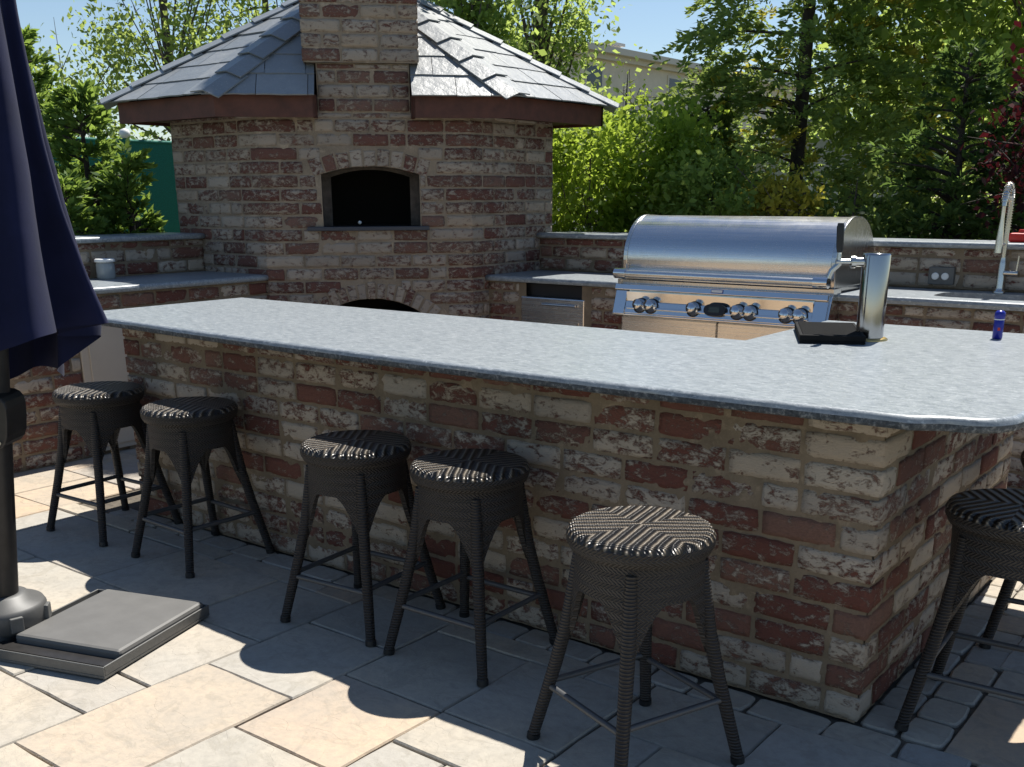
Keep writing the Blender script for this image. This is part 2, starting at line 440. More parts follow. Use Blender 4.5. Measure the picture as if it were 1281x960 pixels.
def brick_face(mb, P0, u, n, W, z0, z1, holes=None, lead=0, seed=1, prot=.006, mbase=0, grid=.014, fine=True, shift=0.0, ends=(True, True), course=COURSE, mnoise=.0075, ext=(0, 0), mholes=None):
    random.seed(seed)
    A = lambda s, d, z: (P0[0]+u[0]*s+n[0]*d, P0[1]+u[1]*s+n[1]*d, z)
    rows = int(math.ceil((z1-z0-shift)/course))+1
    for k in range(-1, rows):
        a0 = z0+shift+k*course; a1 = a0+course
        a0c, a1c = max(a0, z0), min(a1, z1)
        if a1c-a0c < .03: continue
        wob = .002*math.sin(k*12.9+z0)
        sp = brick_row_spans(W, k, holes, (a0c+a1c)/2, lead)
        for (a, b) in sp:
            if b-a < .03: continue
            one_brick(mb, A, a, b, a0c+wob, a1c+wob, prot, mbase, *((10, 5) if fine else (6, 4)), ca=(a > .001 or ends[0]), cb=(b < W-.001 or ends[1]), xa=prot*ext[0], xb=prot*ext[1])
    nx = max(2, int(W/grid)); nz = max(2, int((z1-z0)/grid))
    vs = []; fs = []
    for j in range(nz+1):
        for i in range(nx+1):
            s = W*i/nx; z = z0+(z1-z0)*j/nz
            q = noise.noise((s*17+seed, z*17, seed*1.3))*.6+noise.noise((s*50, z*50+seed, 3.3))*.5
            vs.append(A(s, .0012+mnoise*q, z))
    for j in range(nz):
        for i in range(nx):
            if holes or mholes:
                z = z0+(z1-z0)*(j+.5)/nz; s = W*(i+.5)/nx; sk = False
                for h in (mholes or holes):
                    iv = h(z)
                    mg = -.004 if mholes else .05
                    if iv and iv[0]+mg < s < iv[1]-mg: sk = True
                if sk: continue
            fs.append((j*(nx+1)+i, j*(nx+1)+i+1, (j+1)*(nx+1)+i+1, (j+1)*(nx+1)+i))
    mb.add(vs, fs, mbase+1, True)

# ------------------------------------------------------------------ slabs with a worked edge
def offset_poly(poly, d):
    n = len(poly); out = []
    for i in range(n):
        p0, p1, p2 = np.array(poly[i-1]), np.array(poly[i]), np.array(poly[(i+1) % n])
        a = (p1-p0)/np.linalg.norm(p1-p0); b = (p2-p1)/np.linalg.norm(p2-p1)
        na = np.array([a[1], -a[0]]); nb = np.array([b[1], -b[0]])
        m = na+nb; m = m/np.linalg.norm(m); c = max(.35, m@na)
        out.append(tuple(p1+m*d/c))
    return out
def densify(poly, step):
    out = []
    for i, p in enumerate(poly):
        q = poly[(i+1) % len(poly)]; l = math.dist(p, q); k = max(1, int(round(l/step)))
        for j in range(k): out.append((p[0]+(q[0]-p[0])*j/k, p[1]+(q[1]-p[1])*j/k))
    return out
def round_corner(p0, p1, p2, r, k=8):
    a = np.array(p0)-np.array(p1); b = np.array(p2)-np.array(p1); a = a/np.linalg.norm(a); b = b/np.linalg.norm(b); p1 = np.array(p1)
    A_, B_ = p1+a*r, p1+b*r; C = p1+a*r+b*r
    out = []
    for i in range(k+1):
        t = i/k*math.pi/2
        out.append(tuple(C-b*r*math.cos(t)-a*r*math.sin(t)))
    return out
def slab(mb, poly, z0, z1, seed=0, rough=.0018, step=.02, inset=.009, hole=None):
    """counter-clockwise outline, rounded and lightly chiselled nose; mi 0 top, mi 1 edge"""
    poly = densify(poly, step); n = len(poly); h = z1-z0
    prof = [(-.012, 0.0, 0), (-.002, .10, 1), (0.0, .30, 1), (.0005, .55, 1), (-.0015, .78, 1), (-.006, .94, .3), (-inset-.004, 1.0, 0)]
    vs = []
    for (o, t, w) in prof:
        for (x, y) in offset_poly(poly, o):
            q = noise.noise((x*45+seed, y*45, t*4))*rough*w; q3 = noise.noise((x*22, y*22+seed, t*3))*rough*w
            vs.append((x+q, y+q3, z0+h*t))
    m = len(prof); fs = []
    for i in range(m-1):
        for k in range(n): fs.append((i*n+k, i*n+(k+1) % n, (i+1)*n+(k+1) % n, (i+1)*n+k))
    mb.add(vs, fs[:3*n], 1, True); mb.add(vs, fs[3*n:], 0, True)
    top = vs[(m-1)*n:]
    if hole is None: mb.add(top, [tuple(range(n))], 0)
    mb.add(vs[:n], [tuple(range(n-1, -1, -1))], 1)

# ================================================================== GROUND
def structure(mb, name, mats, loc=(0, 0, 0)):
    o = mb.build(name, mats, loc=loc); o['kind'] = 'structure'; return o
g = MB(); g.add([(-200, -60, -.05), (120, -60, -.05), (120, 240, -.05), (-200, 240, -.05)], [(0, 1, 2, 3)])
structure(g, 'ground', M_SOIL)

random.seed(3)
gx0, gy0, mx, my = -1.705, -.825, .1935, .2025
X0, X1, Y0, Y1 = -22, 22, -14, 18        # cells
occ = {}
rects = []
def put(i0, j0, i1, j1):
    for i in range(i0, i1):
        for j in range(j0, j1): occ[(i, j)] = 1
    rects.append((i0, j0, i1, j1))
# joints that the photograph shows (cells relative to x=-1.705, y=-.825)
put(0, -3, 2, 0); put(-2, -2, 0, -1); put(2, -1, 4, 1); put(2, -3, 4, -1); put(4, -2, 5, 0); put(0, 0, 2, 2); put(4, 0, 6, 1)
put(-3, -4, 0, -2); put(2, 1, 4, 3); put(-3, -1, 0, 1); put(-5, 1, -2, 3); put(-9, 1, -5, 3)
sizes = [(3, 2), (2, 2), (2, 3), (3, 3), (2, 1), (4, 2), (1, 2), (3, 2), (2, 2)]
for j in range(Y0, Y1):
    for i in range(X0, X1):
        if (i, j) in occ: continue
        random.shuffle(sizes)
        for (w, h) in sizes+[(1, 1)]:
            if all((a, b) not in occ and a < X1 and b < Y1 for a in range(i, i+w) for b in range(j, j+h)):
                put(i, j, i+w, j+h); break
pv = MB()
pv.add([(gx0+X0*mx, gy0+Y0*my, -.012), (gx0+X1*mx, gy0+Y0*my, -.012), (gx0+X1*mx, gy0+Y1*my, -.012), (gx0+X0*mx, gy0+Y1*my, -.012)], [(0, 1, 2, 3)], 1)
def flag(poly, z, rim=.0035):
    n = len(poly); ins = offset_poly(poly, -rim)
    vs = [(x, y, -.02) for x, y in poly]+[(x, y, z-.005) for x, y in poly]+[(x, y, z) for x, y in ins]
    fs = [(k, (k+1) % n, n+(k+1) % n, n+k) for k in range(n)]+[(n+k, n+(k+1) % n, 2*n+(k+1) % n, 2*n+k) for k in range(n)]+[tuple(range(2*n, 3*n))]
    pv.add(vs, fs, 0)
for (i0, j0, i1, j1) in rects:
    x0, x1, y0, y1 = gx0+i0*mx, gx0+i1*mx, gy0+j0*my, gy0+j1*my
    # the strip of small rounded setts along the bar replaces the flags there
    if x0 < .30 and x1 > -3.5 and y1 > -.20 and y0 < 1.5:
        if x0 < 0 and y0 < -.12: y1 = min(y1, -.118)
        elif x0 > -.1 and x1 > .2 and y0 > -.12: x0 = max(x0, .215)
        else: continue
        if y1-y0 < .06 or x1-x0 < .06: continue
    t = .0035
    pts = []
    for (cx, cy, sx, sy) in ((x0+t, y0+t, 1, 1), (x1-t, y0+t, -1, 1), (x1-t, y1-t, -1, -1), (x0+t, y1-t, 1, -1)):
        pts.append((cx+random.uniform(-.003, .003), cy+random.uniform(-.003, .003)))
    poly = densify(pts, .09)
    poly = [(x+random.uniform(-.0022, .0022), y+random.uniform(-.0022, .0022)) for x, y in poly]
    flag(poly, random.uniform(-.003, .002))
def sett(cx, cy, w, d):
    n = 14; ex = random.uniform(5, 9); poly = []
    a0 = random.uniform(-.04, .04)
    for k in range(n):
        a = 2*math.pi*k/n; c, s = math.cos(a), math.sin(a)
        x = abs(c)**(2/ex)*math.copysign(1, c)*w/2*random.uniform(.93, 1.02); y = abs(s)**(2/ex)*math.copysign(1, s)*d/2*random.uniform(.93, 1.02)
        poly.append((cx+x*math.cos(a0)-y*math.sin(a0), cy+x*math.sin(a0)+y*math.cos(a0)))
    flag(poly, random.uniform(-.003, .001), .006)
x = -3.5
for rowy in (-.062,):
    x = -3.45+random.uniform(0, .1)
    while x < .34:
        w = random.uniform(.13, .23); sett(x+w/2, rowy, w-.003, .112); x += w
for rowx in (.056, .169):
    y = .002
    while y < 1.5:
        w = random.uniform(.11, .19); sett(rowx, y+w/2, .103 if rowx < .1 else .116, w-.003); y += w
structure(pv, 'patio', [M_PAVER, M_JOINT])

# ================================================================== BAR ISLAND
bar = thing('bar_island', 'long whitewashed brick bar with pale grey granite countertop, row of stools along its shaded front', 'bar counter', (-1.6, .4, 0))
BL_ = 3.27
b = MB()
ZW = .838
brick_face(b, (-BL_, 0), (1, 0), (0, -1), BL_, 0, ZW, lead=0, seed=11, ends=(False, False), ext=(1, 1))
brick_face(b, (0, 0), (0, 1), (1, 0), 1.41, 0, ZW, lead=1, seed=12, ends=(False, True), ext=(1, 0))
brick_face(b, (-BL_, .76), (0, -1), (-1, 0), .76, 0, ZW, lead=1, seed=13, ends=(True, False), grid=.03, ext=(0, 1))
brick_face(b, (0, 1.41), (-1, 0), (0, 1), .74, 0, ZW, lead=0, seed=14, fine=False, grid=.04)
brick_face(b, (-.74, 1.41), (0, -1), (-1, 0), .65, 0, ZW, seed=15, fine=False, grid=.04)
brick_face(b, (-.74, .76), (-1, 0), (0, 1), BL_-.74, 0, ZW, seed=16, fine=False, grid=.04)
b.prism([(-BL_+.012, .012), (-.012, .012), (-.012, 1.398), (-.728, 1.398), (-.728, .748), (-BL_+.012, .748)], 0, ZW, 1)
b.build('brick_wall', [M_BRICK, M_MORTAR], bar, weld=True)
for k_, (xa, xb) in enumerate(((-3.20, -2.42), (-2.40, -1.62), (-1.60, -.82))):
    d = MB(); d.box(xa, .774, .06, xb, .80, .80); d.build('back_panel', M_TAN, bar, .004)
def bow(x):
    t = (x+1.2)/1.9; return -.115-.075*max(0, 1-t*t)
pts = [(-3.52, .83), (-3.52, -.09+.03)]
pts = [(-3.52, .83)]
pts += round_corner((-3.52, .83), (-3.52, -.112), (-3.2, -.112), .04, 4)
pts += [(x, bow(x)) for x in np.linspace(-3.25, .10, 40)]
pts += round_corner((.08, -.112), (.302, -.112), (.302, .5), .13, 10)
pts += [(.302, 1.586), (-.786, 1.586)]
pts += [(-.786, .83)]
ct = MB(); slab(ct, pts, .840, .875, 3, .0034)
ct.build('countertop', [M_GRAN, M_GEDGE], bar)

# ================================================================== LEFT RUN
lr = thing('counter_run', 'low brick counter behind the closed navy umbrella, grey granite top, cream access door', 'outdoor counter', (-4.7, .4, 0))
b = MB(); YN = -1.6
brick_face(b, (-4.40, YN), (0, 1), (1, 0), 1.712-YN, 0, .862, seed=21, holes=[lambda z: (.43-YN, .72-YN) if z < .77 else None], grid=.025)
b.box(-5.0, YN, 0, -4.42, 1.70, .862, 1)
brick_face(b, (-5.0, YN), (0, 1), (1, 0), 1.712-YN, .9, 1.10, seed=22, grid=.025)
b.box(-5.3, YN, 0, -5.015, 1.70, 1.10, 1)
b.build('brick_wall', [M_BRICK, M_MORTAR], lr)
ct = MB(); slab(ct, [(-4.365, YN), (-4.365, 1.70), (-5.0, 1.70), (-5.0, YN)], .865, .90, 5, .001, .05)
ct.build('countertop', [M_GRAN, M_GRAN], lr)
ct = MB(); slab(ct, [(-4.955, YN), (-4.955, 1.70), (-5.33, 1.70), (-5.33, YN)], 1.102, 1.135, 6, .001, .05)
ct.build('ledge_cap', [M_GRAN, M_GRAN], lr)
d = MB(); d.box(-4.42, .43, .02, -4.388, .72, .765)
dr = d.build('access_door', M_CREAM, lr, .004)
d = MB(); d.box(-4.389, .475, .05, -4.380, .71, .75); d.build('door_leaf', M_CREAM, dr, .003)

# ================================================================== RIGHT RUN
rr = thing('sink_counter_run', 'brick counter with granite top, raised ledge and undermount sink along the back of the patio', 'outdoor counter', (-.8, 3.0, 0))
XR = 3.0
b = MB()
brick_face(b, (-3.485, 2.76), (1, 0), (0, -1), XR+3.485, 0, .836, seed=31, grid=.03,
           holes=[lambda z: (3.485-3.235, 3.485-2.70), lambda z: (3.485-2.47, 3.485-1.19)])
for (xa, xb) in ((-3.48, -3.235), (-2.70, -2.47), (-1.19, XR)): b.box(xa+.004, 2.775, 0, xb-.004, 3.31, .83, 1)
b.box(-3.235, 3.24, 0, -1.19, 3.305, .83, 1)
brick_face(b, (-3.485, 3.31), (1, 0), (0, -1), XR+3.485, .88, 1.085, seed=32, grid=.03, fine=False)
b.box(-3.48, 3.325, 0, XR, 3.60, 1.085, 1)
b.build('brick_wall', [M_BRICK, M_MORTAR], rr)
ct = MB()
slab(ct, [(-3.487, 2.722), (-2.475, 2.722), (-2.475, 3.312), (-3.487, 3.312)], .84, .875, 7, .001, .05)
# right-hand top with the rounded sink cut-out
ox0, ox1, oy0, oy1 = -1.185, XR, 2.722, 3.312
sx0, sx1, sy0, sy1 = -.77, .02, 2.86, 3.17
cxs, cys = (sx0+sx1)/2, (sy0+sy1)/2; K = 64
inner = []; outer = []
for k in range(K):
    a = 2*math.pi*(k+.5)/K; c, s = math.cos(a), math.sin(a); e = 2/5
    inner.append((cxs+abs(c)**e*math.copysign(1, c)*(sx1-sx0)/2, cys+abs(s)**e*math.copysign(1, s)*(sy1-sy0)/2))
top = [(x, y, .875) for x, y in inner]; low = [(x, y, .84) for x, y in inner]
ct.add(top+low, [(k, K+k, K+(k+1) % K, (k+1) % K) for k in range(K)], 1, True)
quads = [(ox0, oy0+.013), (ox1, oy0+.013), (ox1, oy1), (ox0, oy1)]
q0 = K//4
def arc(i0, i1): return [(inner[i % K][0], inner[i % K][1], .875) for i in range(i0, i1+1)]
V3 = lambda p: (p[0], p[1], .875)
for corner, i0, i1, nxt in ((2, 0, q0, None), (3, q0, 2*q0, None), (0, 2*q0, 3*q0, None), (1, 3*q0, 4*q0, None)):
    A_ = arc(i0, i1); c0 = V3(quads[corner]); prev = V3(quads[(corner-1) % 4]); 
    n_ = len(A_); ct.add(A_+[c0], [(k+1, k, n_) for k in range(n_-1)], 0)
for corner, i0 in ((2, 0), (3, q0), (0, 2*q0), (1, 3*q0)):
    ct.add([V3(inner[i0 % K]), V3(quads[(corner-1) % 4]), V3(quads[corner])], [(0, 1, 2)], 0)
ct.add([(ox0, oy0+.013, .875), (ox1, oy0+.013, .875), (ox1, oy0+.004, .871), (ox0, oy0+.004, .871), (ox0, oy0, .858), (ox1, oy0, .858), (ox0, oy0+.006, .84), (ox1, oy0+.006, .84)],
       [(1, 0, 3, 2), (2, 3, 4, 5), (5, 4, 6, 7)], 1)
ct.add([(ox0, oy0+.006, .84), (ox0, oy0, .858), (ox0, oy0+.004, .871), (ox0, oy0+.013, .875), (ox0, oy1, .875), (ox0, oy1, .84)], [(0, 1, 2, 3, 4, 5)], 1)
ct.build('countertop', [M_GRAN, M_GRAN], rr)
ct = MB(); slab(ct, [(-3.487, 3.27), (XR, 3.27), (XR, 3.63), (-3.487, 3.63)], 1.087, 1.118, 8, .001, .06)
ct.build('ledge_cap', [M_GRAN, M_GRAN], rr)
sk = MB(); bt = [(cxs+(x-cxs)*1.01, cys+(y-cys)*1.01) for x, y in inner]
sk.add([(x, y, .839) for x, y in bt]+[(x, y, .66) for x, y in bt], [(k, K+k, K+(k+1) % K, (k+1) % K) for k in range(K)]+[tuple(range(K, 2*K))], 0, True)
sk.build('sink_basin', M_STEELV, rr)

# outlet on the back wall
t = thing('power_outlet', 'dark weatherproof outlet box with two white sockets on the brick back wall', 'outlet', (-.84, 3.30, .94))
d = MB(); d.box(-.905, 3.272, .90, -.775, 3.306, .99); d.build('box', M_GREYP, t, .004)
for sx in (-.868, -.818):
    d = MB(); d.lathe([(.019, 0), (.019, .006), (.015, .008)], 16, fr=lambda q: (sx+q[0], 3.272-q[2], .943+q[1])); d.build('socket', M_OUTW, t)

# ================================================================== PIZZA OVEN TOWER
T1 = np.array([-4.378, 1.712]); T2 = np.array([-3.49, 2.604]); PL = np.array([-5.23, 1.712]); PR = np.array([-3.49, 3.456]); PB = np.array([-5.23, 3.456])
nF = np.array([.7071, -.7071]); uF = (T2-T1)/np.linalg.norm(T2-T1); nF = np.array([uF[1], -uF[0]])
WF = float(np.linalg.norm(T2-T1))
oven = thing('pizza_oven', 'brick pizza oven tower with arched mouth, chimney and grey slate roof', 'pizza oven', (-4.3, 2.6, 0))
ZT = 1.83
cM = WF/2-.005          # centre of the openings
def arch_iv(c, hw, zb, zs, za, pad=0.0):
    """opening between zb and a segmental arch rising from zs to za, half width hw"""
    rise = za-zs; Rr = (hw*hw+rise*rise)/(2*rise); zc = za-Rr
    def f(z):
        if z < zb-pad*.0 or z > za+pad: return None
        if z <= zs: return (c-hw-0, c+hw+0)
        rr_ = Rr+pad; q = rr_*rr_-(z-zc)**2
        if q <= 0: return None
        w = math.sqrt(q); w = min(w, hw+pad*.9)
        return (c-w, c+w)
    f.R = Rr; f.zc = zc; f.hw = hw; f.zs = zs; f.zb = zb; f.c = c; f.za = za
    return f
upO = arch_iv(cM+.022, .295, 1.18, 1.482, 1.528); loO = arch_iv(cM, .36, 0.0, .61, .745)
upH = arch_iv(cM+.022, .295, 1.18, 1.482, 1.528, .11); loH = arch_iv(cM, .36, 0.0, .61, .745, .10)
upM = arch_iv(cM+.022, .295, 1.18, 1.482, 1.528, .03); loM = arch_iv(cM, .36, 0.0, .61, .745, .03)
w = MB()
brick_face(w, T1, uF, nF, WF, 0, ZT, holes=[upH, loH], mholes=[upM, loM], lead=0, seed=41, ends=(False, False), grid=.0125, prot=.007, ext=(.414, .414))
brick_face(w, PL, (1, 0), (0, -1), float(T1[0]-PL[0]), 0, ZT, lead=1, seed=42, ends=(True, False), grid=.025, prot=.007, ext=(0, .414))
brick_face(w, T2, (0, 1), (1, 0), float(PR[1]-T2[1]), 0, ZT, lead=1, seed=43, ends=(False, True), grid=.025, prot=.007, ext=(.414, 0))
brick_face(w, PB, (0, -1), (-1, 0), float(PB[1]-PL[1]), 0, ZT, seed=44, fine=False, grid=.08)
brick_face(w, PR, (-1, 0), (0, 1), float(PR[0]-PB[0]), 0, ZT, seed=45, fine=False, grid=.08)
AF = lambda s, d, z: (T1[0]+uF[0]*s+nF[0]*d, T1[1]+uF[1]*s+nF[1]*d, z)
# voussoirs of both arches
random.seed(5)
def voussoirs(f, n, thick, extra=0.0):
    a_ = math.asin(f.hw/f.R)+extra
    for k in range(n):
        t0 = -a_+2*a_*k/n+.006/f.R; t1 = -a_+2*a_*(k+1)/n-.006/f.R
        p = .008+random.uniform(-.002, .004); r1 = f.R+thick*random.uniform(.94, 1.03); jj = [random.uniform(-.004, .004) for _ in range(4)]
        cs = [(t0, f.R+.002+jj[0]), (t1, f.R+.002+jj[1]), (t1, r1+jj[2]), (t0, r1+jj[3])]
        q = [(f.c+r*math.sin(t), f.zc+r*math.cos(t)) for t, r in cs]
        m = (sum(x for x, _ in q)/4, sum(z for _, z in q)/4)
        inn = [(m[0]+(x-m[0])*.84, m[1]+(z-m[1])*.92) for x, z in q]
        vs = [AF(x, -.10, z) for x, z in q]+[AF(x, p-.004, z) for x, z in q]+[AF(x, p, z) for x, z in inn]
        fs = [(4+i, 4+(i+1) % 4, 8+(i+1) % 4, 8+i) for i in range(4)]+[(i, (i+1) % 4, 4+(i+1) % 4, 4+i) for i in range(4)]+[(8, 9, 10, 11)]
        w.add(vs, fs, 0, False)
def ring(f, thick, n=40):
    a_ = math.asin(f.hw/f.R)+.12; vs = []
    for k in range(n+1):
        t = -a_+2*a_*k/n
        for r in (f.R+.001, f.R+thick+.03):
            q = noise.noise((t*60, r*40, 2.2))*.003
            vs.append(AF(f.c+r*math.sin(t), .001+q, f.zc+r*math.cos(t)))
    w.add(vs, [(2*k, 2*k+1, 2*k+3, 2*k+2) for k in range(n)], 1, True)
voussoirs(upO, 9, .095, .05); voussoirs(loO, 15, .095, .03); ring(upO, .10); ring(loO, .10)
for f_ in (upO, loO):
    for sg in (-1, 1):
        xs = sorted((f_.c+sg*f_.hw, f_.c+sg*(f_.hw+.03)))
        w.add([AF(xs[0], .002, f_.zb), AF(xs[1], .002, f_.zb), AF(xs[1], .002, f_.zs+.02), AF(xs[0], .002, f_.zs+.02)], [(0, 1, 2, 3)], 1)
w.build('brick_wall', [M_BRICK2, M_MORTAR2], oven, weld=True)
# the mouth: jambs and reveal, chamber behind
def reveal(f, depth, name, m, inner=.0, n=24):
    r_ = MB(); c = f.c; pr = [(c-f.hw+inner, f.zb), (c-f.hw+inner, f.zs)]
    a_ = math.asin((f.hw-inner)/f.R)
    pr = [(c-f.hw+inner, f.zb)]+[(c+f.R*math.sin(-a_+2*a_*k/n), f.zc+f.R*math.cos(-a_+2*a_*k/n)-inner*.2) for k in range(n+1)]+[(c+f.hw-inner, f.zb)]
    k = len(pr)
    vs = [AF(x, -.004, z) for x, z in pr]+[AF(x, -depth, z) for x, z in pr]
    r_.add(vs, [(i, i+1, k+i+1, k+i) for i in range(k-1)]+[(0, k, 2*k-1, k-1)], 0)
    return r_, pr
r_, pr = reveal(upO, .15, 'mouth', M_MORTAR2)
# inner smaller mouth frame set back
inn = [(upO.c+(x-upO.c)*.82, upO.zb+(z-upO.zb)*.955) for x, z in pr]; k = len(pr)
r_.add([AF(x, -.15, z) for x, z in pr]+[AF(x, -.15, z) for x, z in inn], [(i, i+1, k+i+1, k+i) for i in range(k-1)], 0)
r_.build('mouth_surround', M_SHADEBRICK, oven)
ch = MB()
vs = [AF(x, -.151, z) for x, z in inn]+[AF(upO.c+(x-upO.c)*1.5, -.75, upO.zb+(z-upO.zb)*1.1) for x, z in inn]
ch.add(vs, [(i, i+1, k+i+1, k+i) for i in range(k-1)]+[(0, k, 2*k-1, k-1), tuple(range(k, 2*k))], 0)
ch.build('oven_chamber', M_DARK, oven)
r_, pr = reveal(loO, .6, 'store', M_SHADEBRICK); k = len(pr)
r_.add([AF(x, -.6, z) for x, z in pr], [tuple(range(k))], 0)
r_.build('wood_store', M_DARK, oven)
s_ = MB(); s_.box(0, 0, 0, 1, 1, 1, 0, A=lambda q: AF(cM-.37+q[0]*.74, -.14+q[1]*.17, 1.155+q[2]*.025)); s_.build('stone_sill', plain('dark_slate_sill', (.045, .05, .065), .5), oven, .004)
pg = MB(); pg.lathe([(0.0001, -.012), (.010, -.007), (.012, 0), (.010, .007), (.0001, .012)], 12, c=(0, 0), fr=lambda q: AF(cM-.055+q[0], -.13+q[1], 1.20+q[2]))
pg.build('thermometer_bulb', M_WHITE, oven)
# chimney
CHL, CHR = cM-.335, cM+.325; BL0, BR0 = cM-.268, cM+.275
c_ = MB(); ZC0, ZC1 = 2.10, 2.53
PA = np.array(AF(CHL, .03, 0)[:2])
PAb = lambda s, d: np.array(AF(s, d, 0)[:2])
brick_face(c_, PAb(CHL, .03), uF, nF, CHR-CHL, ZC0, ZC1, seed=51, lead=0, ends=(False, False), grid=.025, prot=.007, ext=(1, 1))
brick_face(c_, PAb(CHL, -.55), nF, -uF, .58, ZC0, ZC1, seed=52, lead=1, ends=(True, False), grid=.04, prot=.007, ext=(0, 1))
brick_face(c_, PAb(CHR, .03), -nF, uF, .58, ZC0, ZC1, seed=53, lead=1, ends=(False, True), grid=.04, prot=.007, ext=(1, 0))
brick_face(c_, PAb(CHR, -.55), -uF, -nF, CHR-CHL, ZC0, ZC1, seed=54, fine=False, grid=.08, prot=.007)
c_.box(0, 0, 0, 1, 1, 1, 1, A=lambda q: AF(CHL+.012+q[0]*(CHR-CHL-.024), -.54+q[1]*.556, ZC0+.003+q[2]*(ZC1-ZC0-.003)))
brick_face(c_, PAb(BL0, .0), uF, nF, BR0-BL0, ZT, ZC0+.0, seed=55, lead=1, ends=(True, True), grid=.025, prot=.008)
c_.box(0, 0, 0, 1, 1, 1, 1, A=lambda q: AF(BL0+.006+q[0]*(BR0-BL0-.012), -.5+q[1]*.492, ZT-.2+q[2]*(ZC0-ZT+.2)))
c_.build('chimney', [M_BRICK2, M_MORTAR2], oven, weld=True)

# roof ----------------------------------------------------------------
e, ef = .275, .15
def isect(p, u, q, v):
    A_ = np.array([[u[0], -v[0]], [u[1], -v[1]]]); t = np.linalg.solve(A_, np.array(q)-np.array(p)); return np.array(p)+np.array(u)*t[0]
pF = T1+nF*ef
cFL = isect((0, 1.712-e), (1, 0), pF, uF); cFR = isect((-3.49+e, 0), (0, 1), pF, uF)
cBL = np.array([-5.23-.22, 1.712-e]); cBR = np.array([-3.49+e, 3.456+e]); cBB = np.array([-5.23-e, 3.456+e])
APX = np.array([-4.5, 2.724, 2.745]); ZE = 1.925
corners = [cBL, cFL, cFR, cBR, cBB]
def clip_poly(poly, a, b, c):      # keep a*x+b*y+c >= 0  (poly of 3D points, x/y used)
    out = []
    for i in range(len(poly)):
        p, q = poly[i], poly[(i+1) % len(poly)]
        dp, dq = a*p[0]+b*p[1]+c, a*q[0]+b*q[1]+c
        if dp >= 0: out.append(p)
        if (dp >= 0) != (dq >= 0):
            t = dp/(dp-dq); out.append(tuple(p[k]+(q[k]-p[k])*t for k in range(len(p))))
    return out
sl = MB(); random.seed(9)
def facet(p, q, front=False):
    p3 = np.array([p[0], p[1], ZE]); q3 = np.array([q[0], q[1], ZE]); u = (q3-p3)/np.linalg.norm(q3-p3)
    Lq = np.linalg.norm(q3-p3); ax = (APX-p3)@u; foot = p3+u*ax; v = APX-foot; H = np.linalg.norm(v); v = v/H; nn = np.cross(u, v)
    exp = .185; rows = int(math.ceil(H/exp))
    for r_ in range(rows):
        t0 = r_*exp-.03; t1 = t0+exp+.05
        if r_ == 0: t0 = -.035
        x = -.5+random.uniform(0, .2)
        while x < Lq+.3:
            wd = random.uniform(.20, .34); a, b2 = x+.002, x+wd-.002; x += wd
            j = random.uniform(-.002, .002)
            je = [random.uniform(-.003, .003) for _ in range(5)]
            poly = [(a+(b2-a)*k_/4, t0+j+je[k_]) for k_ in range(5)]+[(b2, t1), (a, t1)]
            # clip by the hips (2D facet coords): lines from (0,0)->(ax,H) and (Lq,0)->(ax,H)
            poly = clip_poly(poly, H, -ax, .02*H)
            if len(poly) >= 3: poly = clip_poly(poly, -H, (ax-Lq), H*Lq+.02*H)
            if len(poly) < 3: continue
            pieces = [poly]
            if front:
                sL = (np.array([*AF(BL0-.01, 0, 0)[:2]])-p3[:2])@u[:2]; sR = (np.array([*AF(BR0+.005, 0, 0)[:2]])-p3[:2])@u[:2]
                pieces = [clip_poly(poly, -1, 0, sL), clip_poly(poly, 1, 0, -sR)]
            for pc in pieces:
                if len(pc) < 3: continue
                lift = random.uniform(0, .003)
                def P3(s, t, d): 
                    tt = (t-t0)/(t1-t0); dd = .008*(1-tt)+lift+d
                    return p3+u*s+v*t+nn*dd
                m = len(pc); A1 = 0
                ar = sum(pc[i][0]*pc[(i+1) % m][1]-pc[(i+1) % m][0]*pc[i][1] for i in range(m))
                if ar < 0: pc = pc[::-1]
                vs = [P3(s, t, .0) for s, t in pc]+[P3(s, t, .008) for s, t in pc]
                sl.add(vs, [tuple(range(m-1, -1, -1)), tuple(range(m, 2*m))]+[(i, (i+1) % m, m+(i+1) % m, m+i) for i in range(m)])
    return u, v, nn
norms = []
for i in range(5):
    norms.append(facet(corners[i], corners[(i+1) % 5], front=(i == 1)))
roof = sl.build('slate_roof', M_SLATE, oven)
hp = MB()
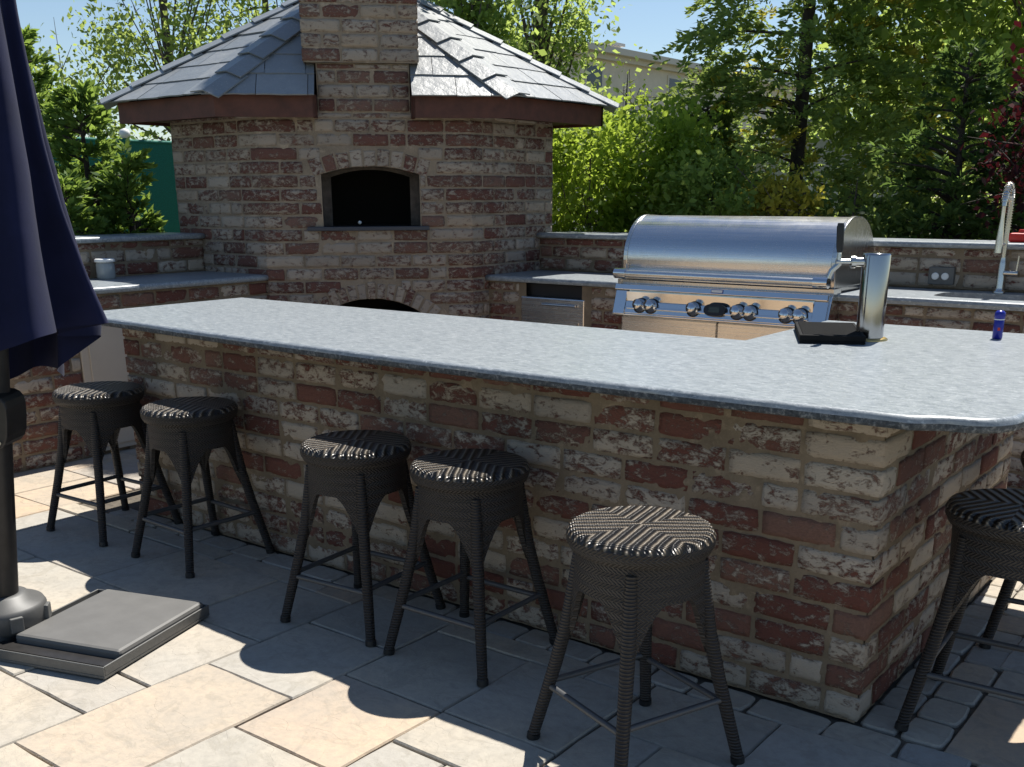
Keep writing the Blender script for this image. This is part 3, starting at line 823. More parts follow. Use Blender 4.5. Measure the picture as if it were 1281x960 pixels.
for i in range(5):
    c = np.array([*corners[i], ZE]); h = APX-c; H = np.linalg.norm(h); h = h/H
    na = norms[i-1][2]; nb = norms[i][2]
    ua = np.cross(na, h); ub = np.cross(nb, h)
    ua = ua/np.linalg.norm(ua); ub = ub/np.linalg.norm(ub)
    # ua points towards facet i-1? choose signs so the wings lie down their own facets
    ma = np.array([*(corners[i-1]), ZE])-c; mb_ = np.array([*(corners[(i+1) % 5]), ZE])-c
    if ua@ma < 0: ua = -ua
    if ub@mb_ < 0: ub = -ub
    exp = .215; k = int(H/exp)+1; nm = (na+nb)/np.linalg.norm(na+nb)
    for r_ in range(k):
        t0 = r_*exp-.045; t1 = min(t0+exp+.05, H)
        wd = .105+random.uniform(-.006, .006)
        def Q(t, k_, d):
            tt = (t-t0)/(t1-t0); base = c+h*t+nm*(.016*(1-tt)+.014+d)
            return base if k_ == 0 else base+(ua if k_ < 0 else ub)*wd
        vs = [Q(t0, -1, 0), Q(t0, 0, 0), Q(t0, 1, 0), Q(t1, -1, 0), Q(t1, 0, 0), Q(t1, 1, 0)]
        vs += [Q(t0, -1, .008), Q(t0, 0, .008), Q(t0, 1, .008), Q(t1, -1, .008), Q(t1, 0, .008), Q(t1, 1, .008)]
        hp.add(vs, [(6, 7, 10, 9), (7, 8, 11, 10), (0, 1, 7, 6), (1, 2, 8, 7), (3, 0, 6, 9), (2, 5, 11, 8), (1, 0, 3, 4), (2, 1, 4, 5)])
hp.build('hip_caps', M_SLATE, roof)
# roof deck + soffit + fascia
dk = MB(); ins = [c+(APX[:2]-c)*.045 for c in corners]
zz = ZE-.02
dk.add([(*c, zz) for c in ins[:1]]+[(*ins[1], zz), (APX[0], APX[1], APX[2]-.06)], [(0, 1, 2)])
for i in (2, 3, 4): dk.add([(*ins[i], zz), (*ins[(i+1) % 5], zz), (APX[0], APX[1], APX[2]-.06)], [(0, 1, 2)])
dk.build('roof_deck', M_SOFFIT, oven)
fa = MB(); fi = []
pF2 = T1+nF*(ef-.035); e2 = e-.035
def pt_on(s, d): return np.array(AF(s, d, 0)[:2])
kFL = isect((0, 1.712-e2), (1, 0), pF2, uF); kFR = isect((-3.49+e2, 0), (0, 1), pF2, uF)
kBL = np.array([-5.23-.185, 1.712-e2]); kBR = np.array([-3.49+e2, 3.456+e2]); kBB = np.array([-5.23-e2, 3.456+e2])
gL = pt_on(BL0-.003, ef-.035); gR = pt_on(BR0+.003, ef-.035); gL2 = pt_on(BL0-.003, .0); gR2 = pt_on(BR0+.003, .0)
def board(a, b2, z0=1.797, z1=1.918, th=.022):
    a, b2 = np.array(a), np.array(b2); d_ = (b2-a)/np.linalg.norm(b2-a); n_ = np.array([d_[1], -d_[0]])
    p = [a, b2, b2-n_*th, a-n_*th]; fa.prism([tuple(x) for x in p], z0, z1)
board(kBL, kFL); board(kFL, gL); board(gL, gL2); board(gR2, gR); board(gR, kFR); board(kFR, kBR); board(kBR, kBB); board(kBB, kBL)
fa.build('fascia', M_FASCIA, oven)
so = MB(); zs = 1.815
so.add([(*x, zs) for x in (kBL, kFL, gL, gL2, T1, PL)], [(0, 1, 2, 3, 4, 5)]); so.add([(*x, zs) for x in (kFR, kBR, PR, T2, gR2, gR)], [(0, 1, 2, 3, 4, 5)])
so.add([(*x, zs) for x in (kBR, kBB, kBL, PL, PB, PR)], [(0, 1, 2, 3, 4, 5)])
so.build('soffit', M_SOFFIT, oven)

# ================================================================== GRILL
gx0_, gx1_ = -2.44, -1.19
gr = thing('gas_grill', 'large built-in stainless steel gas grill with domed hood and seven knobs', 'grill', (-1.82, 2.75, 0))
# hood: arched section
prof = [(2.70, .955)]
for k in range(17):
    a = R(180-k*90/16*1.0); prof.append((2.93+.235*math.cos(a), 1.005+.24*math.sin(a)))
for k in range(1, 9):
    a = R(90-k*90/8); prof.append((2.97+.26*math.cos(a), 1.005+.24*math.sin(a)))
prof.append((3.23, .90)); 
def extr(mb, prof, x0, x1, mi=0, smooth=True, caps=True, flip=False):
    n = len(prof); vs = [(x0, y, z) for y, z in prof]+[(x1, y, z) for y, z in prof]
    mb.add(vs, [(i, n+i, n+i+1, i+1) for i in range(n-1)], mi, smooth)
    if caps: mb.add(vs, [tuple(range(n)), tuple(range(2*n-1, n-1, -1))], mi)
hd = MB(); extr(hd, prof, gx0_+.02, gx1_-.02, 0, True, False)
hood = hd.build('hood', M_STEEL, gr)
def endcap(x0, x1):
    m = MB(); c = (2.95, .99); P_ = [(c[0]+(y-c[0])*1.025, c[1]+(z-c[1])*1.02) for y, z in prof]; P_ = P_+[(2.70, .90)]
    n = len(P_); vs = [(x0, y, z) for y, z in P_]+[(x1, y, z) for y, z in P_]
    m.add(vs, [tuple(range(n)), tuple(range(2*n-1, n-1, -1))]+[(i, n+i, n+(i+1) % n, (i+1) % n) for i in range(n)]); return m
endcap(gx0_, gx0_+.025).build('hood_end', M_STEELV, hood, .004); endcap(gx1_-.025, gx1_).build('hood_end', M_STEELV, hood, .004)
lip = MB(); lip.box(gx0_+.026, 2.672, .90, gx1_-.026, 2.72, .955); lip.build('hood_lip', M_STEEL, hood, .004)
hh = MB(); hh.tube([(gx0_+.01, 2.615, .935), (gx1_-.01, 2.615, .935)], .021, 16)
hdl = hh.build('handle', M_STEEL, gr)
for sx in (gx0_+.0, gx1_-.075):
    q = MB(); q.tube([(sx, 2.615, .935), (sx+.075, 2.615, .935)], .029, 18); q.tube([(sx+.037, 2.62, .935), (sx+.037, 2.69, .935)], .015, 10); q.build('handle_mount', M_POLISH, hdl)
# control panel, tilted back, framed, with a recessed band
pa = MB()
def PT(x, t, d): # t 0 bottom..1 top along the panel, d outward
    return (x, 2.60+.05*t-d*.95, .705+.165*t+d*.3)
X0p, X1p = gx0_-.01, gx1_+.015
def pbox(mb, xa, xb, ta, tb, d0, d1, mi=0):
    vs = [PT(xa, ta, d0), PT(xb, ta, d0), PT(xb, tb, d0), PT(xa, tb, d0), PT(xa, ta, d1), PT(xb, ta, d1), PT(xb, tb, d1), PT(xa, tb, d1)]
    mb.add(vs, [(0, 3, 2, 1), (4, 5, 6, 7), (0, 1, 5, 4), (1, 2, 6, 5), (2, 3, 7, 6), (3, 0, 4, 7)], mi)
pbox(pa, X0p, X1p, 0, 1, -.06, 0)
pan = pa.build('control_panel', M_POLISH, gr, .006)
bn = MB()
bn.add([PT(X0p+.086, .47, .002), PT(X1p-.086, .47, .002), (X1p-.086, PT(0, .79, 0)[1]-.024, PT(0, .79, 0)[2]), (X0p+.086, PT(0, .79, 0)[1]-.024, PT(0, .79, 0)[2])], [(0, 1, 2, 3)])
bn.build('recessed_band', M_POLISH, pan)
pf = MB(); pbox(pf, X0p+.01, X1p-.01, .80, .985, .001, .034); pbox(pf, X0p+.01, X0p+.085, .02, .80, .001, .014); pbox(pf, X1p-.085, X1p-.01, .02, .80, .001, .014); pbox(pf, X0p+.085, X1p-.085, .06, .46, .001, .010); pbox(pf, X0p+.10, X1p-.10, .20, .28, .011, .022)
pf.build('panel_frame', M_POLISH, pan, .003)
side = MB(); side.box(gx1_-.012, 2.66, .69, gx1_+.014, 2.76, .90); side.box(gx0_-.012, 2.66, .69, gx0_+.012, 2.76, .90); side.box(gx0_+.012, 2.665, .872, gx1_-.012, 3.2, .897)
side.build('body', M_STEELV, gr)
for kx in (-2.267, -2.195, -1.93, -1.669, -1.596, -1.396, -1.322):
    def fr(q, kx=kx): 
        p = PT(kx, .33, q[2]); return (p[0]+q[0], p[1]+q[1]*.3, p[2]+q[1]*.95)
    kb = MB(); kb.lathe([(.037, .01), (.038, .02), (.030, .024), (.029, .052), (.024, .058), (.0005, .059)], 24, fr=fr); ko = kb.build('knob', M_POLISH, gr)
    bz = MB(); bz.lathe([(.043, .004), (.043, .013), (.037, .014)], 24, fr=fr); bz.build('knob_bezel', M_BLACK, ko)
kx = -1.797
ds = MB(); n = 28; oval = [(.068*math.copysign(abs(math.cos(a))**.7, math.cos(a)), .034*math.copysign(abs(math.sin(a))**.8, math.sin(a))) for a in [2*math.pi*k/n for k in range(n)]]
vs = [(*[PT(kx+x, .33, .008)[0]], PT(kx, .33, .008)[1]+y*.3, PT(kx, .33, .008)[2]+y*.95) for x, y in oval]+[(PT(kx+x*.93, .33, .03)[0], PT(kx, .33, .03)[1]+y*.28, PT(kx, .33, .03)[2]+y*.88) for x, y in oval]
ds.add(vs, [(i, (i+1) % n, n+(i+1) % n, n+i) for i in range(n)]+[tuple(range(n, 2*n))])
dso = ds.build('display', M_BLACK, gr)
lc = MB(); p = PT(kx, .33, .0315); lc.add([(kx-.032, p[1]-.005, p[2]-.014), (kx+.032, p[1]-.005, p[2]-.014), (kx+.032, p[1]+.004, p[2]+.015), (kx-.032, p[1]+.004, p[2]+.015)], [(0, 1, 2, 3)]); lc.build('screen', plain('lcd_grey_green', (.05, .065, .05), .25), dso)
bd = MB(); pbox(bd, kx-.035, kx+.035, .84, .95, .0345, .037); bo = bd.build('badge', M_BLUE, gr)
b2 = MB(); pbox(b2, kx-.032, kx+.032, .855, .935, .0372, .039); b2.build('badge_plate', M_OUTW, bo)
# lower apron and doors under the panel
lo = MB(); lo.box(gx0_-.005, 2.70, .02, gx1_+.0, 2.74, .70); apr = lo.build('apron', M_STEEL, gr, .003)
for (xa, xb) in ((gx0_+.01, -1.83), (-1.82, gx1_-.012)):
    d = MB(); d.box(xa, 2.684, .05, xb, 2.699, .69); d.build('door', M_STEEL, gr, .003)

# ================================================================== FRIDGE
fr_ = thing('undercounter_fridge', 'small stainless steel fridge built in under the granite between oven and grill', 'fridge', (-2.97, 2.95, 0))
d = MB(); d.box(-3.232, 2.80, .03, -2.703, 3.235, .832); d.build('cabinet', M_GASKET, fr_, .003)
d = MB(); d.box(-3.225, 2.755, .10, -2.745, 2.795, .755); dr = d.build('door', M_STEEL, fr_, .008)
d = MB(); d.tube([(-3.05, 2.742, .715), (-2.80, 2.742, .715)], .008, 8); d.build('door_pull', M_STEEL, dr)
d = MB(); d.box(-2.80, 2.750, .60, -2.785, 2.7545, .615); d.build('lock', M_POLISH, dr)

# ================================================================== BEER TAP, TRAY, CAN, FAUCET, SMALL THINGS
tx, ty, tz = -.438, 1.09, .875
tp = thing('beer_tap_tower', 'shiny steel draught beer column with one black-handled tap on the bar', 'beer tap', (tx, ty, tz))
d = MB(); d.lathe([(.046, tz+.006), (.046, tz+.285), (.044, tz+.291), (.0005, tz+.293)], 40, (tx, ty)); d.build('column', M_COL, tp)
d = MB(); d.lathe([(.062, tz), (.062, tz+.004), (.056, tz+.008), (.047, tz+.009)], 36, (tx, ty)); d.build('base_flange', M_BRASS, tp)
fd = Vector((-.84, -.54, 0)).normalized(); o_ = Vector((tx, ty, tz+.262))
d = MB(); d.tube([o_+fd*.04, o_+fd*.075], .016, 14); d.tube([o_+fd*.07, o_+fd*.085], .021, 14); d.tube([o_+fd*.08, o_+fd*.135], .010, 12); shank = d.build('shank', M_CHROME, tp)
d = MB(); q = o_+fd*.118; d.tube([q+fd*.0, q+fd*.012+Vector((0, 0, -.012)), q+fd*.030+Vector((0, 0, -.03)), q+fd*.036+Vector((0, 0, -.055))], [.009, .010, .010, .009], 12); d.build('spout', M_CHROME, shank)
q = o_+fd*.125
d = MB(); d.tube([q+Vector((0, 0, 0)), q+Vector((0, 0, .035))], [.009, .006], 10); d.build('handle_ferrule', M_CHROME, tp)
d = MB(); d.tube([q+Vector((0, 0, .032)), q+Vector((0, 0, .05))+fd*.001, q+Vector((0, 0, .115))+fd*.004, q+Vector((0, 0, .128))+fd*.004], [.009, .012, .013, .010], 12); d.build('tap_handle', M_BLACK, tp)

tr = thing('drip_tray', 'flat black plastic drip tray lying on the granite at the foot of the beer tap', 'drip tray', (-.6, 1.05, tz))
ua = np.array([.902, .432]); va = np.array([-.432, .902]); p0 = np.array([-.632+.902*.045, .832+.432*.045])
TR = lambda q: (p0[0]+ua[0]*q[0]+va[0]*q[1], p0[1]+ua[1]*q[0]+va[1]*q[1], tz+.001+q[2])
W_, D_ = .215, .40
d = MB(); d.box(0, 0, 0, W_, D_, .008, A=TR)
for bx in ((0, 0, W_, .012), (0, D_-.012, W_, D_), (0, .012, .012, D_-.012), (W_-.012, .012, W_, D_-.012)): d.box(bx[0], bx[1], .008, bx[2], bx[3], .028, A=TR)
d.build('tray', M_MATTE, tr, .003)
d = MB()
for k in range(13): y_ = .018+k*(D_-.05)/12; d.box(.013, y_, .018, W_-.013, y_+.016, .0265, A=TR)
for k in range(4): x_ = .03+k*.05; d.box(x_,   .013, .012, x_+.008, D_-.013, .0175, A=TR)
d.build('grate', M_MATTE, tr)

cx_, cy_ = -.088, 1.371
cn = thing('spray_tube', 'small blue spray tube with a domed cap standing alone on the bar', 'spray bottle', (cx_, cy_, tz))
d = MB(); d.lathe([(.0150, tz+.001), (.0165, tz+.003), (.0165, tz+.066), (.015, tz+.068)], 20, (cx_, cy_)); d.build('tube', M_BLUE, cn)
d = MB(); d.lathe([(.0155, tz+.069), (.0175, tz+.070), (.0175, tz+.088), (.012, tz+.096), (.0005, tz+.098)], 20, (cx_, cy_)); d.build('cap', M_BLUE, cn)
d = MB(); d.lathe([(.0168, tz+.0655), (.0168, tz+.0685)], 20, (cx_, cy_)); d.build('rim_band', M_OUTW, cn)
d = MB(); d.box(cx_+.002, cy_-.0172, tz+.030, cx_+.010, cy_-.0150, tz+.040); d.build('red_mark', M_RED, cn)

fx, fy = -.535, 3.235
fc = thing('kitchen_faucet', 'tall brushed nickel pull-down faucet arching over the outdoor sink', 'faucet', (fx, fy, .875))
d = MB(); d.lathe([(.030, .876), (.030, .882), (.022, .888), (.019, .90), (.019, 1.02), (.016, 1.03), (.014, 1.05)], 24, (fx, fy)); d.build('body', M_CHROME, fc)
adir = Vector((.06, -1.0, 0)).normalized(); pts = [Vector((fx, fy, 1.04)), Vector((fx, fy, 1.20)), Vector((fx, fy, 1.30))]
for k in range(1, 11):
    a = R(180-k*18); pts.append(Vector((fx, fy, 1.30))+adir*(.085+.085*math.cos(a))+Vector((0, 0, .10*math.sin(a))))
d = MB(); d.tube(pts, .012, 12); neck = d.build('neck', M_CHROME, fc)
d = MB(); cum = 0; NP = []
for i in range(len(pts)-1):
    m_ = max(2, int((pts[i+1]-pts[i]).length/.006))
    for j in range(m_): NP.append(pts[i].lerp(pts[i+1], j/m_))
for i, p in enumerate(NP[24:]):
    if i % 2 == 0 and i+26 < len(NP): d.tube([p, NP[24+i].lerp(NP[25+i], .6)], .0165, 12)
d.build('spring', M_CHROME, neck)
en = pts[-1]
d = MB(); d.tube([en, en+Vector((0, 0, -.06)), en+Vector((0, 0, -.13)), en+Vector((0, 0, -.22))], [.010, .010, .015, .019], 14); d.build('spray_head', M_CHROME, fc)
d = MB(); d.tube([Vector((fx, fy, 1.115)), en+Vector((0, 0, -(en.z-1.115)))], .006, 8); d.build('dock_arm', M_CHROME, fc)
d = MB(); d.tube([(fx+.015, fy-.005, .975), (fx+.085, fy-.02, .975)], .014, 14); d.tube([(fx+.072, fy-.018, .98), (fx+.076, fy-.018, 1.06)], [.006, .005], 8); d.build('lever', M_CHROME, fc)

rb = thing('red_canister', 'small red plastic canister on the raised ledge beside the faucet', 'canister', (-.50, 3.42, 1.118))
d = MB(); d.box(-.56, 3.38, 1.119, -.44, 3.46, 1.165); d.build('body', M_RED, rb, .012)
d = MB(); d.lathe([(.022, 1.166), (.022, 1.178), (.018, 1.182)], 16, (-.50, 3.42)); d.build('cap', M_RED, rb)

jr = thing('lidded_jar', 'grey jar with a white lid on the far left granite counter', 'jar', (-4.88, .93, .90))
d = MB(); d.lathe([(.045, .901), (.052, .91), (.052, .985), (.045, .995)], 28, (-4.88, .93)); d.build('body', plain('grey_glass', (.3, .32, .32), .2), jr)
d = MB(); d.lathe([(.05, .996), (.058, .998), (.058, 1.010), (.05, 1.016), (.0005, 1.018)], 28, (-4.88, .93)); d.build('lid', M_WHITE, jr)
fw_ = thing('firewood_rack', 'dark box of kindling half hidden in the arched wood store', 'storage box', AF(cM+.2, -.3, .45))
d = MB(); d.box(0, 0, 0, 1, 1, 1, A=lambda q: AF(cM+.04+q[0]*.26, -.40+q[1]*.25, .012+q[2]*.63)); d.build('crate', plain('navy_plastic', (.012, .016, .04), .4), fw_, .006)
d = MB(); d.box(0, 0, 0, 1, 1, 1, A=lambda q: AF(cM+.04+q[0]*.05, -.148+q[1]*.01, .60+q[2]*.03)); d.build('latch', M_OUTW, fw_)

# ================================================================== STOOLS
def make_stool():
    t = thing('wicker_stool', 'x', 'bar stool', (0, 0, 0))
    H = .605
    d = MB(); n = 48
    prof = [(.150, H-.060), (.170, H-.052), (.178, H-.035), (.179, H-.018), (.172, H-.005), (.160, H)]
    for k in range(8): prof.append((.160*(1-(k+1)/8)+.0004, H+.002*(k/8)))
    d.lathe(prof[3:], n, cap=False); seat = d.build('seat', M_WSEAT, t)
    d = MB(); d.lathe([(.02, H-.058)]+prof[:4], n, cap=False); d.build('rim', M_WSKIRT, seat)
    # drum of the seat with arched lower edge between the legs
    d = MB(); n = 96; rows = 9; vs = []; fs = []
    def edge(a):
        q = abs(((a-math.pi/4) % (math.pi/2))-math.pi/4)/(math.pi/4)   # 1 at the legs, 0 midway
        return .455-.165*max(0, (q-.30)/.70)**1.6, q
    for j in range(rows):
        for k in range(n):
            a = 2*math.pi*k/n; ze, q = edge(a); z = H-.055+(ze-(H-.055))*j/(rows-1)
            dz = (H-.055)-z
            r_ = .157-.10*dz*(1-q**3)*.35+q**3*.10*max(0, dz-.02)
            vs.append((r_*math.cos(a), r_*math.sin(a), z))
    for sgn in (0, 1):
        off = 0 if sgn == 0 else -.013
        vv = [(x*(1+off/max(.05, math.hypot(x, y))), y*(1+off/max(.05, math.hypot(x, y))), z) for x, y, z in vs]
        ff = [(j*n+k, (j+1)*n+k, (j+1)*n+(k+1) % n, j*n+(k+1) % n) for j in range(rows-1) for k in range(n)]
        if sgn: ff = [f[::-1] for f in ff]
        d.add(vv, ff, 0, True)
        if sgn == 0: o1 = vv
        else: d.add(o1[-n:]+vv[-n:], [(k, n+k, n+(k+1) % n, (k+1) % n) for k in range(n)], 0, True)
    d.build('drum', M_WSKIRT, t)
    ft = []
    for k in range(4):
        a = math.pi/4+k*math.pi/2; c, s = math.cos(a), math.sin(a)
        P_ = [(.148, H-.075), (.158, .45), (.176, .34), (.205, .22), (.262, .012)]
        pp = [(r_*c, r_*s, z) for r_, z in P_]
        d = MB(); d.tube(pp, [.0155, .0172, .0178, .0170, .0152], 14); leg = d.build('leg', M_WLEG, t)
        d = MB(); d.tube([(.2605*c, .2605*s, .016), (.263*c, .263*s, .0)], [.0175, .0175], 14); d.build('foot_cap', M_BLACK, leg)
        ft.append(Vector((.205+(.262-.205)*.30, 0, 0)).x)
    for k in range(4):
        a = math.pi/4+k*math.pi/2; b2 = a+math.pi/2; z = .158+(.012 if k % 2 else 0); r_ = .205+(.262-.205)*(.22-z)/(.22-.012)
        d = MB(); d.tube([(r_*math.cos(a), r_*math.sin(a), z), (r_*math.cos(b2), r_*math.sin(b2), z)], .0085, 10); d.build('rung', M_RUNG, t)
    return t
def copy_tree(o, parent=None):
    c = o.copy(); COL.objects.link(c); c.parent = parent
    for ch in list(o.children): copy_tree(ch, c)
    return c
proto = make_stool()
spots = [(-3.165, -.215, 3, 'dark wicker stool at the far end of the bar, nearest the umbrella and cream door'),
         (-2.555, -.210, -2, 'dark wicker stool second from the far left end, fully shaded seat beside the brick front'),
         (-1.60, -.262, 5, 'dark wicker stool in the middle of the bar front, left of the middle pair'),
         (-1.13, -.250, 1, 'dark wicker stool in the middle of the bar front, right of the middle pair'),
         (-.40, -.485, -21, 'dark wicker stool pulled out farthest from the bar, its chevron woven seat in full sun'),
         (.285, .235, 3, 'dark wicker stool at the right-hand end wall of the bar, cut by the photo edge'),
         (.31, .93, 6, 'dark wicker stool behind the other at the right-hand end wall, mostly outside the photo')]
for i, (x, y, a, lab) in enumerate(spots):
    o = proto if i == 0 else copy_tree(proto)
    o.location = (x, y, 0); o.rotation_euler = (0, 0, R(a)); o['label'] = lab; o['group'] = 'wicker bar stools around the brick bar'

# ================================================================== UMBRELLA
ux, uy = -2.40, -1.085
um = thing('patio_umbrella', 'closed navy blue patio umbrella on a dark pole with a flat weighted base', 'umbrella', (ux, uy, 0))
rv = Vector((rt[0], rt[1], 0)).normalized(); fv = Vector((-rv.y, rv.x, 0)); LN = .105
def lean(q): return (q[0]+rv.x*LN*(q[2]-.1), q[1]+rv.y*LN*(q[2]-.1), q[2])
d = MB(); d.lathe([(.046, .10), (.046, 2.42), (.03, 2.45), (.012, 2.50), (.0005, 2.52)], 28, (ux, uy), fr=lean); d.build('pole', M_POLE, um)
d = MB(); d.lathe([(.115, .035), (.125, .045), (.128, .10), (.120, .115), (.085, .124), (.075, .142), (.056, .145)], 40, (ux, uy)); hub = d.build('hub', M_HUB, um)
d = MB()
for k in range(6):
    a = R(k*60-12); d.box(-.012, -.02, 0, .012, .02, .05, A=lambda q: (ux+.126*math.cos(a)+q[0]*math.cos(a)-q[1]*math.sin(a), uy+.126*math.sin(a)+q[0]*math.sin(a)+q[1]*math.cos(a), .05+q[2]))
d.build('hub_clamps', M_GREYP, hub, .004)
d = MB()
def UB(q): p = Vector((ux, uy, 0))+rv*q[0]+fv*q[1]; return lean((p.x, p.y, q[2]))
vs = []; n = 20; oval = [(.068*math.copysign(abs(math.cos(a))**.6, math.cos(a)), .085*math.copysign(abs(math.sin(a))**.6, math.sin(a))) for a in [2*math.pi*k/n for k in range(n)]]
ff = [(i, (i+1) % n, n+(i+1) % n, n+i) for i in range(n)]+[tuple(range(n-1, -1, -1)), tuple(range(n, 2*n))]
d.add([UB((x+.005, -.075, .715+z)) for x, z in oval]+[UB((x+.005, .06, .715+z)) for x, z in oval], ff)
cb = d.build('crank_box', M_POLE, um, .006)
d = MB()
for (x, z) in ((.045, .775), (.048, .655), (-.03, .775), (-.03, .655)): d.tube([UB((x, -.075, z)), UB((x, -.081, z))], .006, 8)
d.build('screws', M_STEELV, cb)
# canopy, gathered in folds
cx0, cy0 = ux, uy
zr = [(2.43, .045), (2.25, .06), (2.05, .082), (1.94, .095), (1.83, .112), (1.71, .138), (1.52, .178), (1.33, .225), (1.14, .285), (.98, .345)]
zs_ = np.array([q[0] for q in zr][::-1]); rs_ = np.array([q[1] for q in zr][::-1])
d = MB(); n = 168; rows = 44; vs = []; ph = math.atan2(rv.y, rv.x)
ribs = 8
for j in range(rows+1):
    t = j/rows
    for k in range(n):
        a = 2*math.pi*k/n; q = math.cos(ribs*(a-ph)*1.0-.15)      # 1 on a rib, -1 between ribs
        s = (.5+.5*q); hem = .80+.185*max(0, math.cos(a-ph+.25))**.75+.02*s
        z = 2.43+(hem-2.43)*t
        r_ = float(np.interp(max(z, .95), zs_, rs_)); fold = .45*min(1, (2.43-z)/1.2)
        r2 = r_*(1-fold*(1-s**.8))+.012*math.sin(5*a+z*5)*t
        tw = .35*(1-s)*math.sin(2*a+.7)*min(1, (2.43-z)/1.0)
        vs.append(lean((cx0+r2*math.cos(a+tw), cy0+r2*math.sin(a+tw), z)))
d.add(vs, [(j*n+k, (j+1)*n+k, (j+1)*n+(k+1) % n, j*n+(k+1) % n) for j in range(rows) for k in range(n)], 0, True)
d.build('canopy', M_NAVY, um)
# base: low steel tray with the weight plate
c0 = np.array([-1.842, -1.085]); va = np.array([-2.006, -.590])-c0; Lb = np.linalg.norm(va); va = va/Lb; ua = np.array([va[1], -va[0]])*-1.0
ua = np.array([-va[1], va[0]])  # points to the left of the long edge
if ua[0] > 0: ua = -ua
BT = lambda q: (c0[0]+ua[0]*q[0]+va[0]*q[1], c0[1]+ua[1]*q[0]+va[1]*q[1], q[2])
Wb = .46
d = MB(); d.box(0, 0, .003, Wb, Lb, .012, A=BT)
for bx in ((0, 0, Wb, .006), (0, .006, .006, Lb), (Wb-.006, .006, Wb, Lb), (.006, Lb-.006, Wb-.006, Lb)): d.box(bx[0], bx[1], .012, bx[2], bx[3], .042, A=BT)
bs = d.build('base_tray', M_GREYP, um, .002)
d = MB(); d.box(.010, .085, .012, Wb-.05, Lb-.010, .056, A=BT); d.build('weight_plate', plain('grey_weight', (.115, .113, .108), .6, 0, 14, .1, .15), bs, .012)
d = MB(); d.box(.01, .030, .012, .45, .080, .03, A=BT)
d.build('cross_bar', M_POLE, bs)
d = MB(); d.box(-.035, -.04, .004, .035, .04, .05, A=lambda q: (ux+q[0], uy+q[1], q[2])); d.lathe([(.06, .004), (.06, .04)], 24, (ux, uy)); d.build('hub_foot', M_POLE, um)

# ================================================================== FENCE, HOUSES
fe = thing('screen_fence', 'teal green mesh windscreen fence with a round white post cap behind the left conifers', 'fence', (-8, 3.4, 0))
d = MB(); d.box(-8.01, -2, .05, -7.99, 3.16, 1.83); d.box(-8.01, 3.20, .05, -7.99, 9, 1.83); d.build('screen_panel', M_TEAL, fe)
for y in (.8, 3.18, 5.6):
    d = MB(); d.tube([(-8, y, 0), (-8, y, 1.86)], .025, 10); po = d.build('post', M_TEAL, fe)
    d = MB(); d.lathe([(.03, 1.861), (.045, 1.875), (.05, 1.90), (.04, 1.93), (.0005, 1.945)], 16, (-8, y)); d.build('post_cap', M_WHITE, po)
d = MB(); d.tube([(-8, -2, 1.835), (-8, 9, 1.835)], .018, 8); d.build('top_rail', M_TEAL, fe)

hs = thing('cream_house', 'cream stucco flat-roofed house glimpsed between the trees above the oven roof', 'house', (-20, 24, 0))
d = MB(); d.box(-24, 20.5, 0, -16, 36, 5.0); d.build('wall', M_HOUSE, hs)
d = MB(); d.box(-24.3, 20.2, 5.0, -15.65, 36.3, 5.16); d.box(-24.1, 20.35, 4.86, -15.85, 36.15, 4.999); rf = d.build('roof', M_TRIM, hs)
d = MB(); d.box(-17.4, 25.2, 5.16, -17.0, 25.7, 5.5); d.box(-17.5, 25.1, 5.5, -16.9, 25.8, 5.58); d.build('roof_vent', plain('galvanised', (.4, .4, .4), .5, .5), rf)
for (y, z) in ((27.2, 4.5), (22.8, 4.5), (27.2, 2.0), (22.8, 2.0)):
    d = MB(); d.box(-16.03, y-.45, z-.5, -15.97, y+.45, z+.25); wf = d.build('window', M_TRIM, hs)
    d = MB(); d.box(-15.968, y-.36, z-.42, -15.96, y+.36, z+.17); d.build('pane', M_GLASS, wf)
hx, hy = wp(1012, 13)
h2 = thing('garden_shed', 'pale grey gabled shed half hidden behind the dark cypress', 'shed', (hx, hy, 0))
a2 = YAW-.25
HA = lambda q: (hx+math.cos(a2)*q[0]-math.sin(a2)*q[1], hy+math.sin(a2)*q[0]+math.cos(a2)*q[1], q[2])
d = MB(); d.box(-.85, 0, 0, .85, 3, 1.75, A=HA); d.add([HA(q) for q in ((-.85, 0, 1.75), (.85, 0, 1.75), (0, 0, 2.2))], [(0, 1, 2)]); d.build('wall', M_PALE, h2)
d = MB()
for sg in (-1, 1):
    d.add([HA(q) for q in ((sg*.98, -.15, 1.70), (0, -.15, 2.23), (0, 3.1, 2.23), (sg*.98, 3.1, 1.70), (sg*.98, -.15, 1.75), (0, -.15, 2.28), (0, 3.1, 2.28), (sg*.98, 3.1, 1.75))],
          [(0, 1, 2, 3), (4, 5, 6, 7), (0, 1, 5, 4), (1, 2, 6, 5), (2, 3, 7, 6), (3, 0, 4, 7)])
d.build('roof', plain('grey_shingle', (.3, .3, .3), .8), h2)
for x in (-.62, .1):
    d = MB(); d.box(x, -.03, .95, x+.48, -.004, 1.5, A=HA); wf = d.build('window', M_WHITE, h2)
    d = MB(); d.box(x+.05, -.036, 1.0, x+.43, -.031, 1.45, A=HA); d.build('pane', M_GLASS, wf)

